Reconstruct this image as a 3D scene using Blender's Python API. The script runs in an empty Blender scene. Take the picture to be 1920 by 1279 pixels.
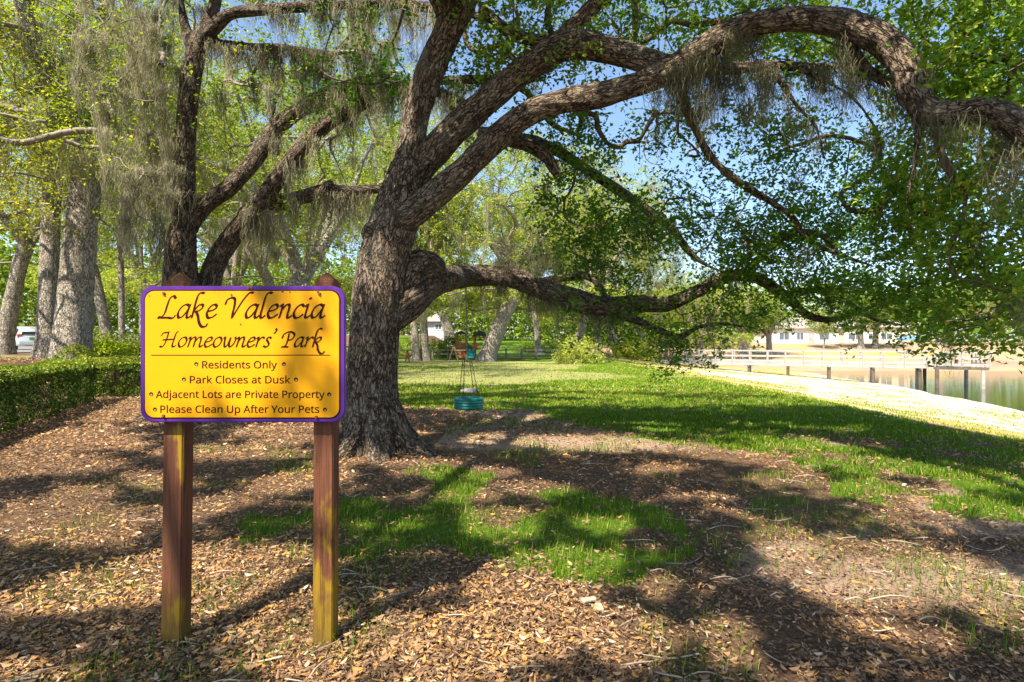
import bpy, bmesh, math, random
import numpy as np
from mathutils import Vector, Matrix, Euler

rng = np.random.default_rng(7)
random.seed(7)
scene = bpy.context.scene
COL = scene.collection

# ------------------------------------------------------------------ camera, sky, sun
CAMZ, FPX, CX, CY = 1.35, 1050.0, 960.0, 640.0
cam_d = bpy.data.cameras.new("camera")
cam_d.sensor_width = 36.0
cam_d.lens = 36.0 * FPX / 1920.0
cam_d.clip_start = 0.05
cam_d.clip_end = 3000.0
cam = bpy.data.objects.new("camera", cam_d)
cam.location = (0, 0, CAMZ)
cam.rotation_euler = (math.radians(90), 0, 0)
COL.objects.link(cam)
scene.camera = cam

SUN_EL = math.radians(52.0)
SX, SY = 0.55, 0.835                       # the way shadows run on the ground
_n = math.hypot(SX, SY)
SX, SY = SX / _n, SY / _n
LDIR = np.array([SX * math.cos(SUN_EL), SY * math.cos(SUN_EL), -math.sin(SUN_EL)])

world = bpy.data.worlds.new("World")
scene.world = world
world.use_nodes = True
wn = world.node_tree.nodes
wl = world.node_tree.links
wn.clear()
sky = wn.new("ShaderNodeTexSky")
sky.sky_type = 'NISHITA'
sky.sun_disc = False
sky.sun_elevation = SUN_EL
sky.sun_rotation = math.atan2(-SX, -SY) % (2 * math.pi)
sky.air_density = 1.0
sky.dust_density = 1.0
sky.ozone_density = 3.0
bg = wn.new("ShaderNodeBackground")
bg.inputs["Strength"].default_value = 0.115
wo = wn.new("ShaderNodeOutputWorld")
wl.new(sky.outputs["Color"], bg.inputs["Color"])
wl.new(bg.outputs["Background"], wo.inputs["Surface"])

sun_d = bpy.data.lights.new("sun", 'SUN')
sun_d.energy = 5.0
sun_d.angle = math.radians(0.53)
sun_d.color = (1.0, 0.90, 0.74)
sun = bpy.data.objects.new("sun", sun_d)
sun.rotation_euler = Vector(LDIR).to_track_quat('-Z', 'Y').to_euler()
sun.location = (-20, -30, 40)
COL.objects.link(sun)

scene.view_settings.view_transform = 'Standard'
scene.view_settings.look = 'None'
scene.view_settings.exposure = 1.36
scene.view_settings.gamma = 1.0
scene.render.engine = 'CYCLES'
scene.cycles.max_bounces = 7
scene.cycles.diffuse_bounces = 4
scene.cycles.glossy_bounces = 3
scene.cycles.transmission_bounces = 5
scene.cycles.use_denoising = True

# ------------------------------------------------------------------ helpers
def P(px, py, d):
    """a point seen at photo position (px, py) when it stands d metres out"""
    return np.array([(px - CX) / FPX * d, d, CAMZ + (CY - py) / FPX * d])

def sstep(a, b, x):
    t = np.clip((x - a) / (b - a), 0, 1)
    return t * t * (3 - 2 * t)

def hash2(i, j, s):
    v = np.sin(i * 127.1 + j * 311.7 + s * 74.7) * 43758.5453
    return v - np.floor(v)

def vnoise(x, y, s=0.0):
    i, j = np.floor(x), np.floor(y)
    fx, fy = x - i, y - j
    fx = fx * fx * (3 - 2 * fx)
    fy = fy * fy * (3 - 2 * fy)
    a, b = hash2(i, j, s), hash2(i + 1, j, s)
    c, d = hash2(i, j + 1, s), hash2(i + 1, j + 1, s)
    return (a * (1 - fx) + b * fx) * (1 - fy) + (c * (1 - fx) + d * fx) * fy

def fbm(x, y, s=0.0, o=4):
    r, a, t = 0, 0.5, 0
    for k in range(o):
        r = r + a * vnoise(x, y, s + k * 3.1)
        t += a
        x, y, a = x * 2.03 + 5.2, y * 2.03 + 1.3, a * 0.5
    return r / t

def tag(o, label=None, cat=None, group=None, kind=None):
    if label: o["label"] = label
    if cat: o["category"] = cat
    if group: o["group"] = group
    if kind: o["kind"] = kind
    return o

def thing(name, label, cat, loc=(0, 0, 0), rotz=0.0, group=None):
    o = bpy.data.objects.new(name, None)
    o.empty_display_size = 0.2
    o.location = loc
    o.rotation_euler = (0, 0, rotz)
    COL.objects.link(o)
    return tag(o, label, cat, group)

def link(name, me, mat=None, parent=None):
    o = bpy.data.objects.new(name, me)
    COL.objects.link(o)
    if mat is not None:
        me.materials.append(mat)
    if parent is not None:
        o.parent = parent
        bpy.context.view_layer.update() if False else None
        o.matrix_parent_inverse = Matrix.Identity(4)
        # geometry is written in world space: take the parent's placement back out
        m = Matrix.LocRotScale(parent.location, parent.rotation_euler, parent.scale)
        pp = parent.parent
        while pp is not None:
            pp = pp.parent
        o.matrix_parent_inverse = m.inverted()
    return o

def crown_mesh(name, tw, lv, lf, tint):
    """leaves (first material) and the twigs that bear them (second) in one crown"""
    tv, tf = tw
    me = np_mesh(name, np.vstack([lv, tv]), np.vstack([lf, tf + len(lv)]), False, {"tint": np.concatenate([tint, np.full(len(tv), .5)])})
    mi = np.zeros(len(lf) + len(tf), np.int32)
    mi[len(lf):] = 1
    me.polygons.foreach_set("material_index", mi)
    sm = mi.astype(bool)
    me.polygons.foreach_set("use_smooth", sm)
    return me

def np_mesh(name, verts, faces, smooth=False, attrs=None, vattrs=None):
    verts = np.asarray(verts, dtype=np.float32)
    faces = np.asarray(faces, dtype=np.int32)
    me = bpy.data.meshes.new(name)
    k = faces.shape[1]
    me.vertices.add(len(verts))
    me.vertices.foreach_set("co", verts.ravel())
    me.loops.add(faces.size)
    me.loops.foreach_set("vertex_index", faces.ravel())
    me.polygons.add(len(faces))
    me.polygons.foreach_set("loop_start", np.arange(0, faces.size, k, dtype=np.int32))
    if smooth:
        me.polygons.foreach_set("use_smooth", np.ones(len(faces), dtype=bool))
    for an, av in (attrs or {}).items():
        a = me.attributes.new(an, 'FLOAT', 'POINT')
        a.data.foreach_set("value", np.asarray(av, dtype=np.float32))
    for an, av in (vattrs or {}).items():
        a = me.attributes.new(an, 'FLOAT_VECTOR', 'POINT')
        a.data.foreach_set("vector", np.asarray(av, dtype=np.float32).ravel())
    me.update()
    me.validate()
    return me

class MB:
    """collects boxes, bars, tubes; build() links them as one mesh object"""
    def __init__(s):
        s.bm = bmesh.new()
    def box(s, c, size, rot=None, bevel=0.0):
        r = bmesh.ops.create_cube(s.bm, size=1.0)
        vs = r["verts"]
        m = Matrix.Translation(Vector(c)) @ ((rot.to_matrix().to_4x4() if hasattr(rot, "to_matrix") else rot) if rot else Matrix.Identity(4)) @ Matrix.Diagonal((*size, 1))
        bmesh.ops.transform(s.bm, matrix=m, verts=vs)
        if bevel > 0:
            es = list({e for v in vs for e in v.link_edges})
            bmesh.ops.bevel(s.bm, geom=es, offset=bevel, segments=2, affect='EDGES', profile=0.6)
        return s
    def beam(s, a, b, w, h, bevel=0.0, up=(0, 0, 1)):
        a, b = Vector(a), Vector(b)
        d = (b - a)
        L = d.length
        y = d.normalized()
        u = Vector(up)
        x = y.cross(u)
        if x.length < 1e-4:
            x = y.cross(Vector((1, 0, 0)))
        x.normalize()
        z = x.cross(y)
        m = Matrix((x, y, z)).transposed()
        return s.box((a + b) / 2, (w, L, h), m.to_4x4(), bevel)
    def cyl(s, a, b, r1, r2=None, n=12):
        a, b = Vector(a), Vector(b)
        d = b - a
        r = bmesh.ops.create_cone(s.bm, cap_ends=True, segments=n, radius1=r1, radius2=r1 if r2 is None else r2, depth=d.length)
        m = Matrix.Translation((a + b) / 2) @ d.to_track_quat('Z', 'Y').to_matrix().to_4x4()
        bmesh.ops.transform(s.bm, matrix=m, verts=r["verts"])
        return s
    def prism(s, pts, vec):
        vs = [s.bm.verts.new(p) for p in pts]
        f = s.bm.faces.new(vs)
        r = bmesh.ops.extrude_face_region(s.bm, geom=[f])
        nv = [g for g in r["geom"] if isinstance(g, bmesh.types.BMVert)]
        bmesh.ops.translate(s.bm, verts=nv, vec=Vector(vec))
        bmesh.ops.recalc_face_normals(s.bm, faces=list(s.bm.faces))
        return s
    def quad(s, pts):
        s.bm.faces.new([s.bm.verts.new(p) for p in pts])
        return s
    def build(s, name, mat, parent=None, smooth=False):
        me = bpy.data.meshes.new(name)
        s.bm.normal_update()
        s.bm.to_mesh(me)
        s.bm.free()
        if smooth:
            for p in me.polygons:
                p.use_smooth = True
        return link(name, me, mat, parent)

def unit(v):
    return v / np.maximum(np.linalg.norm(v, axis=-1, keepdims=True), 1e-9)

def catmull(pts, step):
    """pts: (n,k) rows; resampled curve, spacing about step in the first three columns"""
    p = np.asarray(pts, float)
    p = np.vstack([2 * p[0] - p[1], p, 2 * p[-1] - p[-2]])
    out = []
    for i in range(1, len(p) - 2):
        L = np.linalg.norm(p[i + 1][:3] - p[i][:3])
        n = max(1, int(round(L / step)))
        t = np.arange(n)[:, None] / n
        a, b, c, d = p[i - 1], p[i], p[i + 1], p[i + 2]
        out.append(0.5 * ((2 * b) + (c - a) * t + (2 * a - 5 * b + 4 * c - d) * t ** 2 + (3 * b - a - 3 * c + d) * t ** 3))
    out.append(p[-2][None])
    return np.vstack(out)

def tube_arrays(path, rad, n=8, cap=True):
    """swept tube of a path: verts, quads, local (u,v,along) per vertex"""
    path = np.asarray(path, float)
    m = len(path)
    t = unit(np.gradient(path, axis=0))
    u = np.cross(t[0], [0.13, 0.31, 0.94])
    if np.linalg.norm(u) < 1e-3:
        u = np.cross(t[0], [1, 0, 0])
    u = u / np.linalg.norm(u)
    ang = np.arange(n) * 2 * np.pi / n
    V = np.zeros((m, n, 3))
    for i in range(m):
        u = u - t[i] * np.dot(u, t[i])
        u = u / max(np.linalg.norm(u), 1e-9)
        w = np.cross(t[i], u)
        V[i] = path[i] + rad[i] * (np.cos(ang)[:, None] * u + np.sin(ang)[:, None] * w)
    a = (np.arange(m - 1)[:, None] * n + np.arange(n)[None])
    b = (np.arange(m - 1)[:, None] * n + (np.arange(n)[None] + 1) % n)
    F = np.stack([a, b, b + n, a + n], -1).reshape(-1, 4)
    V = V.reshape(-1, 3)
    if cap:
        i0, i1 = len(V), len(V) + 1
        V = np.vstack([V, path[:1], path[-1:]])
        k = np.arange(n)
        c0 = np.stack([np.full(n, i0), (k + 1) % n, k, k], -1)
        base = (m - 1) * n
        c1 = np.stack([np.full(n, i1), base + k, base + (k + 1) % n, base + (k + 1) % n], -1)
        return V, F, c0[:, :3], c1[:, :3]
    return V, F, None, None

# ------------------------------------------------------------------ materials
def new_mat(name):
    m = bpy.data.materials.new(name)
    m.use_nodes = True
    nt = m.node_tree
    b = nt.nodes["Principled BSDF"]
    return m, nt, b

def N(nt, t, **kw):
    n = nt.nodes.new(t)
    for k, v in kw.items():
        setattr(n, k, v)
    return n

def ramp(nt, stops, fac=None, interp='LINEAR'):
    r = N(nt, "ShaderNodeValToRGB")
    r.color_ramp.interpolation = interp
    e = r.color_ramp.elements
    while len(e) < len(stops):
        e.new(0.5)
    for el, (p, c) in zip(e, stops):
        el.position = p
        el.color = (*c, 1)
    if fac is not None:
        nt.links.new(fac, r.inputs["Fac"])
    return r

def noise(nt, vec=None, scale=5, detail=4, rough=0.6, dist=0.0):
    n = N(nt, "ShaderNodeTexNoise")
    n.inputs["Scale"].default_value = scale
    n.inputs["Detail"].default_value = detail
    n.inputs["Roughness"].default_value = rough
    n.inputs["Distortion"].default_value = dist
    if vec is not None:
        nt.links.new(vec, n.inputs["Vector"])
    return n

def mixc(nt, fac, a, b, mode='MIX'):
    m = N(nt, "ShaderNodeMix", data_type='RGBA', blend_type=mode)
    for sock, v in ((m.inputs[0], fac), (m.inputs[6], a), (m.inputs[7], b)):
        if isinstance(v, (int, float)):
            sock.default_value = v
        elif isinstance(v, tuple):
            sock.default_value = (*v, 1)
        else:
            nt.links.new(v, sock)
    return m.outputs[2]

def mathn(nt, op, a, b=None, clamp=False):
    m = N(nt, "ShaderNodeMath", operation=op, use_clamp=clamp)
    for s, v in ((m.inputs[0], a), (m.inputs[1], b)):
        if v is None: continue
        if isinstance(v, (int, float)):
            s.default_value = v
        else:
            nt.links.new(v, s)
    return m.outputs[0]

def bump(nt, b, height, strength=0.5, dist=0.01):
    k = N(nt, "ShaderNodeBump")
    k.inputs["Strength"].default_value = strength
    k.inputs["Distance"].default_value = dist
    nt.links.new(height, k.inputs["Height"])
    nt.links.new(k.outputs["Normal"], b.inputs["Normal"])
    return k

def simple(name, col, rough=0.6, metal=0.0, var=0.25, scale=8.0, bumpd=0.0, spec=0.5):
    """plain material with a little uneven wear"""
    m, nt, b = new_mat(name)
    tc = N(nt, "ShaderNodeTexCoord")
    n = noise(nt, tc.outputs["Object"], scale, 5, 0.65)
    dk = tuple(c * (1 - var) for c in col)
    lt = tuple(min(1, c * (1 + var)) for c in col)
    r = ramp(nt, [(0.3, dk), (0.7, lt)], n.outputs["Fac"])
    nt.links.new(r.outputs["Color"], b.inputs["Base Color"])
    b.inputs["Roughness"].default_value = rough
    b.inputs["Metallic"].default_value = metal
    b.inputs["Specular IOR Level"].default_value = spec
    if bumpd > 0:
        bump(nt, b, n.outputs["Fac"], 0.6, bumpd)
    return m

def leaf_mat(name, stops, trans=0.35, rough=0.45, tcol=(1.25, 1.2, 0.5), spec=0.14):
    m, nt, b = new_mat(name)
    at = N(nt, "ShaderNodeAttribute", attribute_name="tint")
    r = ramp(nt, stops, at.outputs["Fac"])
    nt.links.new(r.outputs["Color"], b.inputs["Base Color"])
    b.inputs["Roughness"].default_value = rough
    b.inputs["Specular IOR Level"].default_value = spec
    tr = N(nt, "ShaderNodeBsdfTranslucent")
    tc = mixc(nt, 1.0, r.outputs["Color"], tcol, 'MULTIPLY')
    nt.links.new(tc, tr.inputs["Color"])
    mx = N(nt, "ShaderNodeMixShader")
    mx.inputs["Fac"].default_value = trans
    nt.links.new(b.outputs["BSDF"], mx.inputs[1])
    nt.links.new(tr.outputs["BSDF"], mx.inputs[2])
    nt.links.new(mx.outputs["Shader"], nt.nodes["Material Output"].inputs["Surface"])
    return m

M = {}
M["oak_leaf"] = leaf_mat("oak_leaf", [(0.0, (0.034, 0.11, 0.014)), (0.5, (0.10, 0.225, 0.026)), (0.85, (0.25, 0.36, 0.035)), (1.0, (0.44, 0.48, 0.055))], 0.42)
M["spring_leaf"] = leaf_mat("spring_leaf", [(0.0, (0.08, 0.16, 0.015)), (0.4, (0.20, 0.31, 0.02)), (0.8, (0.42, 0.50, 0.03)), (1.0, (0.62, 0.60, 0.06))], 0.42)
M["wood_leaf"] = leaf_mat("wood_leaf", [(0.0, (0.08, 0.14, 0.02)), (0.45, (0.20, 0.29, 0.03)), (0.8, (0.37, 0.44, 0.05)), (1.0, (0.55, 0.56, 0.14))], 0.4)
M["hedge_leaf"] = leaf_mat("hedge_leaf", [(0.0, (0.02, 0.05, 0.010)), (0.5, (0.06, 0.115, 0.016)), (0.85, (0.16, 0.23, 0.025)), (1.0, (0.34, 0.38, 0.05))], 0.25, 0.35)
M["moss"] = leaf_mat("moss", [(0.0, (0.10, 0.10, 0.055)), (0.45, (0.27, 0.26, 0.165)), (1.0, (0.56, 0.52, 0.37))], 0.38, 0.9, (1.0, 0.98, 0.85), 0.1)
M["grass"] = leaf_mat("grass", [(0.0, (0.035, 0.10, 0.006)), (0.5, (0.105, 0.20, 0.010)), (0.85, (0.25, 0.32, 0.022)), (1.0, (0.46, 0.41, 0.11))], 0.35, 0.5, (1.2, 1.2, 0.4))
M["litter"] = leaf_mat("litter", [(0.0, (0.055, 0.030, 0.019)), (0.35, (0.165, 0.098, 0.056)), (0.6, (0.35, 0.215, 0.115)), (0.82, (0.52, 0.255, 0.05)), (0.93, (0.52, 0.38, 0.23)), (1.0, (0.62, 0.50, 0.36))], 0.12, 0.6, (1.1, 0.9, 0.6), 0.3)

def bark_mat(name, dark, mid, light, scale=1.0, attr=True, lichen=0.35, bd=0.035):
    m, nt, b = new_mat(name)
    if attr:
        at = N(nt, "ShaderNodeAttribute", attribute_name="bark")
        vec = at.outputs["Vector"]
    else:
        tc = N(nt, "ShaderNodeTexCoord")
        mp = N(nt, "ShaderNodeMapping")
        mp.inputs["Scale"].default_value = (1, 1, 0.28)
        nt.links.new(tc.outputs["Object"], mp.inputs["Vector"])
        vec = mp.outputs["Vector"]
    def furrow(sc_, wid, seed):
        mp_ = N(nt, "ShaderNodeMapping")
        mp_.inputs["Location"].default_value = (seed, seed * .7, seed * 1.9)
        mp_.inputs["Scale"].default_value = (1, 1, 1.5)
        nt.links.new(vec, mp_.inputs["Vector"])
        n_ = noise(nt, mp_.outputs["Vector"], sc_ * scale, 2.5, 0.55, 0.35)
        d_ = mathn(nt, 'ABSOLUTE', mathn(nt, 'SUBTRACT', n_.outputs["Fac"], 0.5))
        r_ = N(nt, "ShaderNodeMapRange", interpolation_type='SMOOTHSTEP')
        r_.inputs["From Max"].default_value = wid
        nt.links.new(d_, r_.inputs["Value"])
        return r_.outputs["Result"]
    f1, f2 = furrow(17, .055, 0.0), furrow(30, .075, 3.7)
    ridge_ = mathn(nt, 'MULTIPLY', f1, mathn(nt, 'ADD', mathn(nt, 'MULTIPLY', f2, .6), .4))
    fine = noise(nt, vec, 75 * scale, 5, 0.7)
    h = mathn(nt, 'ADD', ridge_, mathn(nt, 'MULTIPLY', fine.outputs["Fac"], 0.5))
    c = ramp(nt, [(0.12, dark), (0.62, mid), (0.95, light)], mathn(nt, 'DIVIDE', h, 1.5))
    big = N(nt, "ShaderNodeTexCoord")
    lich = noise(nt, big.outputs["Object"], 2.2, 6, 0.7)
    lm = ramp(nt, [(0.52, (0, 0, 0)), (0.68, (1, 1, 1))], lich.outputs["Fac"])
    col = mixc(nt, mathn(nt, 'MULTIPLY', lm.outputs["Color"], lichen), c.outputs["Color"], (0.30, 0.29, 0.22))
    nt.links.new(col, b.inputs["Base Color"])
    b.inputs["Roughness"].default_value = 0.9
    b.inputs["Specular IOR Level"].default_value = 0.15
    bump(nt, b, h, 1.0, bd)
    return m

M["bark"] = bark_mat("bark", (0.022, 0.015, 0.010), (0.125, 0.092, 0.064), (0.27, 0.21, 0.155))
M["bark_dark"] = bark_mat("bark_dark", (0.020, 0.014, 0.010), (0.105, 0.077, 0.054), (0.22, 0.17, 0.125), 0.9)
M["bark_grey"] = bark_mat("bark_grey", (0.09, 0.075, 0.06), (0.33, 0.285, 0.235), (0.52, 0.47, 0.40), 0.8, False, 0.5, 0.03)
M["twig"] = simple("twig", (0.12, 0.09, 0.065), 0.9, var=0.4, scale=14, spec=0.1)
M["twig_grey"] = simple("twig_grey", (0.22, 0.19, 0.155), 0.9, var=0.4, scale=8, spec=0.1)

# ------------------------------------------------------------------ the lie of the land
def shore_x(y):
    return np.interp(y, [0, 20, 27, 32, 43, 50, 56, 80, 120], [21.5, 23.5, 24.9, 26.5, 29.4, 30.2, 31.5, 38, 50])

def terrain(x, y):
    x, y = np.asarray(x, float), np.asarray(y, float)
    left = (0.85 - 0.22 * sstep(-20, -27, x)) * sstep(-10.1, -11.9, x) * sstep(0.0, 7.0, y)
    hill = 1.3 * sstep(44, 75, y) * sstep(14, 2, x) + 1.2 * sstep(75, 200, y)
    lawn = left + hill
    t = np.maximum(x - 6.8, 0)
    f = t / (shore_x(y) - 6.8)
    bank = -2.1 * np.where(f < 1, np.maximum(f, 1e-6) ** .80, 1 + .8 * (f - 1)) * t / (t + .4) * (1 + .4 / 18)
    bank = np.maximum(bank, -3.2)
    far = np.minimum(-2.65 + (y - 59.5) * 0.105, 0.9 + 0 * y)
    z = np.where(x > 6.8, np.maximum(bank, far * sstep(6.8, 20, x) + bank * (1 - sstep(6.8, 20, x))), 0) 
    return z + lawn * sstep(9.5, 6.5, x) + hill * sstep(6.5, 9.5, x) * 0.6

def gz(x, y):
    return float(terrain(np.array([x]), np.array([y]))[0])

def to_px(x, y, z=0.0):
    yy = np.maximum(y, 0.3)
    return CX + FPX * x / yy, CY + FPX * (CAMZ - z) / yy

def in_poly(px, py, poly):
    r = np.zeros(np.shape(px), bool)
    n = len(poly)
    for i in range(n):
        x1, y1 = poly[i]
        x2, y2 = poly[(i + 1) % n]
        c = ((y1 > py) != (y2 > py)) & (px < (x2 - x1) * (py - y1) / ((y2 - y1) if y2 != y1 else 1e-9) + x1)
        r ^= c
    return r

GRASS_POLYS = [
    [(630, 955), (700, 930), (780, 870), (900, 880), (985, 925), (1100, 925), (1230, 955), (1310, 985), (1290, 1060), (1230, 1095), (1120, 1085), (980, 1075), (820, 1035), (700, 1040), (560, 1030), (470, 1010), (500, 965)],
    [(1400, 935), (1480, 940), (1540, 990), (1560, 1045), (1500, 1050), (1430, 1010), (1380, 970)],
    [(735, 765), (1000, 772), (1080, 800), (1250, 830), (1420, 850), (1530, 890), (1570, 930), (1700, 955), (1990, 985), (2300, 985), (2000, 835), (1200, 690), (735, 660)],
    [(1190, 1090), (1300, 1080), (1400, 1180), (1480, 1300), (1250, 1300), (1220, 1200)],
    [(420, 1090), (500, 1065), (520, 1085), (440, 1115)],
]
def grass_w(x, y):
    """0..1, how much grass stands at a ground point"""
    x, y = np.asarray(x, float), np.asarray(y, float)
    jx = x + (fbm(x * 2.2, y * 2.2, 3.0) - 0.5) * 0.55 * np.clip(y / 5, 0.5, 2.0)
    jy = y + (fbm(x * 2.2, y * 2.2, 9.0) - 0.5) * 0.8 * np.clip(y / 5, 0.5, 2.5)
    px, py = to_px(jx, np.maximum(jy, 0.5))
    w = np.zeros(np.shape(x))
    for i, p in enumerate(GRASS_POLYS):
        w = np.maximum(w, in_poly(px, py, p) * (1.0, .5, 1.0, .28, .4)[i])
    patchy = sstep(0.34, 0.54, fbm(x * 2.1, y * 2.1, 21.0))
    flo = np.clip(0.10 + 0.70 * sstep(6.5, 9, y) , 0, 1)
    w = w * (flo + (1 - flo) * patchy)
    sparse = 0.30 * sstep(0.55, 0.70, fbm(x * 1.3, y * 1.3, 31.0)) * (x > -4)
    far = sstep(15.5, 19, y) * (x > -9)
    w = np.maximum(np.maximum(w, sparse), far)
    return w * (x < 6.9 + 0.9 * (fbm(x * 1.5, y * 1.5, 19.0) - .5))

# sunlit places on the ground, as seen in the photograph: centre, half width, half height, slant
LIT = [(120, 985, 150, 42, 4), (300, 1085, 230, 34, -12), (110, 1120, 150, 26, -8), (70, 1265, 110, 22, 0), (470, 1125, 130, 40, -18),
       (640, 1215, 150, 62, -10), (520, 1180, 110, 20, -8), (1010, 1120, 120, 58, 8), (900, 1215, 190, 60, -6), (1180, 1200, 95, 52, 10), (1370, 1205, 60, 40, 8),
       (1500, 1035, 95, 34, 16), (1600, 1095, 150, 46, 16), (1790, 1085, 210, 38, 16), (1700, 1190, 100, 16, 10), (1480, 1270, 60, 22, 0),
       (1000, 917, 70, 10, 2), (850, 885, 90, 12, 0), (940, 985, 70, 30, -10), (1070, 1055, 90, 24, 0), (1235, 1100, 40, 30, 0), (710, 990, 70, 15, 0),
       (540, 1035, 60, 14, 0), (560, 905, 90, 16, -6), (430, 850, 120, 12, 0), (560, 815, 100, 16, 0), (300, 905, 70, 12, 0), (120, 870, 110, 12, 0), (250, 775, 110, 12, 0), (190, 835, 90, 9, 0),
       (1130, 832, 190, 11, 2), (1250, 880, 70, 8, 0), (1400, 858, 90, 8, 2), (990, 790, 60, 7, 0), (1230, 800, 50, 7, 0), (820, 815, 70, 6, 0), (770, 868, 60, 6, 0),
       (1560, 840, 100, 11, 3), (1700, 880, 130, 13, 5), (1640, 920, 90, 14, 5), (1850, 905, 80, 15, 6), (1440, 800, 70, 7, 3), (1330, 770, 60, 6, 2), (1880, 1160, 60, 14, 10),
       (1470, 905, 70, 11, 4), (380, 955, 80, 16, -8), (60, 885, 80, 12, 0), (150, 930, 60, 12, 0), (640, 870, 50, 8, 0), (860, 930, 60, 12, 0), (1140, 985, 50, 14, 0), (1400, 975, 50, 12, 10), (760, 1110, 50, 18, -10), (1780, 945, 100, 9, 5), (1900, 975, 60, 8, 4), (1330, 930, 45, 8, 0)]
def lit(x, y):
    """is the ground here meant to lie in the sun"""
    x, y = np.asarray(x, float), np.asarray(y, float)
    jx = x + (fbm(x * 3.1, y * 3.1, 41.0) - 0.5) * 0.30 * np.clip(y / 4, 0.6, 2)
    jy = y + (fbm(x * 3.1, y * 3.1, 47.0) - 0.5) * 0.45 * np.clip(y / 4, 0.6, 3)
    px, py = to_px(jx, np.maximum(jy, 0.5))
    r = np.zeros(np.shape(x), bool)
    for cx, cy, rx, ry, a in LIT:
        a = math.radians(a)
        dx, dy = px - cx, py - cy
        u, v = dx * math.cos(a) + dy * math.sin(a), -dx * math.sin(a) + dy * math.cos(a)
        r |= (u / rx) ** 2 + (v / ry) ** 2 < (1.25 if cy > 960 else 1.7)
    outside = (px < -60) | (px > 1980) | (py > 1330)
    r |= outside & (fbm(x * 0.9, y * 0.9, 55.0) > 0.58)
    r |= (y > 11) & (x < 6.8) & (fbm(x * 0.45, y * 0.9, 58.0) > 0.41)
    r |= (y > 6) & (y < 16.5) & (x < -5.2) & (fbm(x * 0.8, y * 0.8, 63.0) > 0.40)
    r |= (y > 11.5) & (x < -8) & (fbm(x * 0.7, y * 0.7, 59.0) > 0.36)
    r |= (x > 6.85) & (y < 60)
    return r

def sun_keep(p, leak=0.05):
    """mask: leaves at p that may stay (few of them stand in the way of a sunlit place)"""
    t = p[:, 2] / -LDIR[2]
    g = p + LDIR * t[:, None]
    k = ~lit(g[:, 0], g[:, 1]) | (rng.random(len(p)) < leak)
    # the face of the notice board lies mostly in the sun
    ts = (2.44 - p[:, 1]) / LDIR[1]
    h = p + LDIR * ts[:, None]
    on = (ts > 0) & (h[:, 0] > -1.68) & (h[:, 0] < -0.66) & (h[:, 2] > 0.97) & (h[:, 2] < 1.65)
    band = fbm(h[:, 0] * 3.5 + h[:, 2] * 1.5, h[:, 2] * 2.0, 61.0)
    k &= ~(on & ((band < 0.62) | (rng.random(len(p)) < 0.6)))
    lp = (ts > 0) & (h[:, 0] > -1.60) & (h[:, 0] < -1.40) & (h[:, 2] > 0.36) & (h[:, 2] < 1.0)
    k &= ~(lp & (rng.random(len(p)) < 0.96))
    for tx, ty in ((-11.8, 15.0), (-13.6, 16.4)):          # the two pale trunks at the left stand in the sun
        tt = (ty - .3 - p[:, 1]) / LDIR[1]
        q = p + LDIR * tt[:, None]
        k &= ~((tt > .4) & (np.abs(q[:, 0] - tx) < .7) & (q[:, 2] > .6) & (q[:, 2] < 4.9) & (rng.random(len(p)) < .9))
    rp = (ts > 0) & (h[:, 0] > -0.95) & (h[:, 0] < -0.75) & (((h[:, 2] > 0.82) & (h[:, 2] < 1.0)) | ((h[:, 2] > 0.36) & (h[:, 2] < 0.48)) | (h[:, 2] < 0.17) & (h[:, 2] > 0))
    k &= ~(rp & (rng.random(len(p)) < 0.9))
    return k

# ------------------------------------------------------------------ ground sheet
def axis(a, b, n, c=0.0):
    u = np.linspace(-1, 1, n)
    return c + a * np.sinh(b * u)
gx = axis(1.5, 6.2, 620)
gy = axis(1.5, 6.3, 640, 3.2)
GX, GY = np.meshgrid(gx, gy)
X, Y = GX.ravel(), GY.ravel()
near = sstep(30, 8, np.hypot(X, Y))
Z = terrain(X, Y) + near * (0.035 * (fbm(X * 1.1, Y * 1.1, 2.0) - 0.5) + 0.018 * (fbm(X * 6, Y * 6, 5.0) - 0.5)) + (1 - near) * 0.10 * (fbm(X * 0.3, Y * 0.3, 8.0) - 0.5)
gw = grass_w(X, Y)
bankw = sstep(6.6, 7.3, X)
# dry yellow turf on the bank, bare sand lower down, turf again past the lake
pxg, pyg = to_px(X, np.maximum(Y, 0.5), Z)
sandp = sstep(0.40, 0.60, fbm(X * 0.13, Y * 0.16, 71.0) * 0.5 + fbm(X * 0.5, Y * 0.7, 73.0) * 0.5)
low = sstep(-0.45, -1.1, Z)
sand = bankw * np.clip(low * .75 * sstep(54, 38, Y) + 1.9 * (fbm(X * 0.30 + Y * .1, Y * 0.34, 75.0) - .5) + .15, 0, 1)
sand = np.maximum(sand, bankw * sstep(-1.75, -2.0, Z))
farbank = bankw * sstep(56, 60, Y)
sand = np.where(farbank > 0.5, 0.35 * sandp + sstep(-1.5, -1.9, Z) * 0.4, sand)
dirt = sstep(0.5, 0.66, fbm(X * 0.55, Y * 0.8, 81.0)) * (X > -1.0) * (Y < 14)
dirt = np.maximum(dirt, 0.9 * np.exp(-(((X - 2.6) / 1.5) ** 2 + ((Y - 3.2) / 0.5) ** 2)))
dirt = np.maximum(dirt, 0.8 * np.exp(-(((X - 0.9) / 2.6) ** 2 + ((Y - 7.2) / 0.6) ** 2)))
def worn_w(X, Y):
    return sstep(14, 18, Y) * sstep(0.44, 0.58, fbm(X * 0.16 + 3, Y * 0.28, 91.0)) * sstep(60, 45, Y)
worn = worn_w(X, Y)
_old = sstep(17, 20, Y) * sstep(0.50, 0.62, fbm(X * 0.16 + 3, Y * 0.28, 91.0)) * sstep(60, 45, Y)
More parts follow.
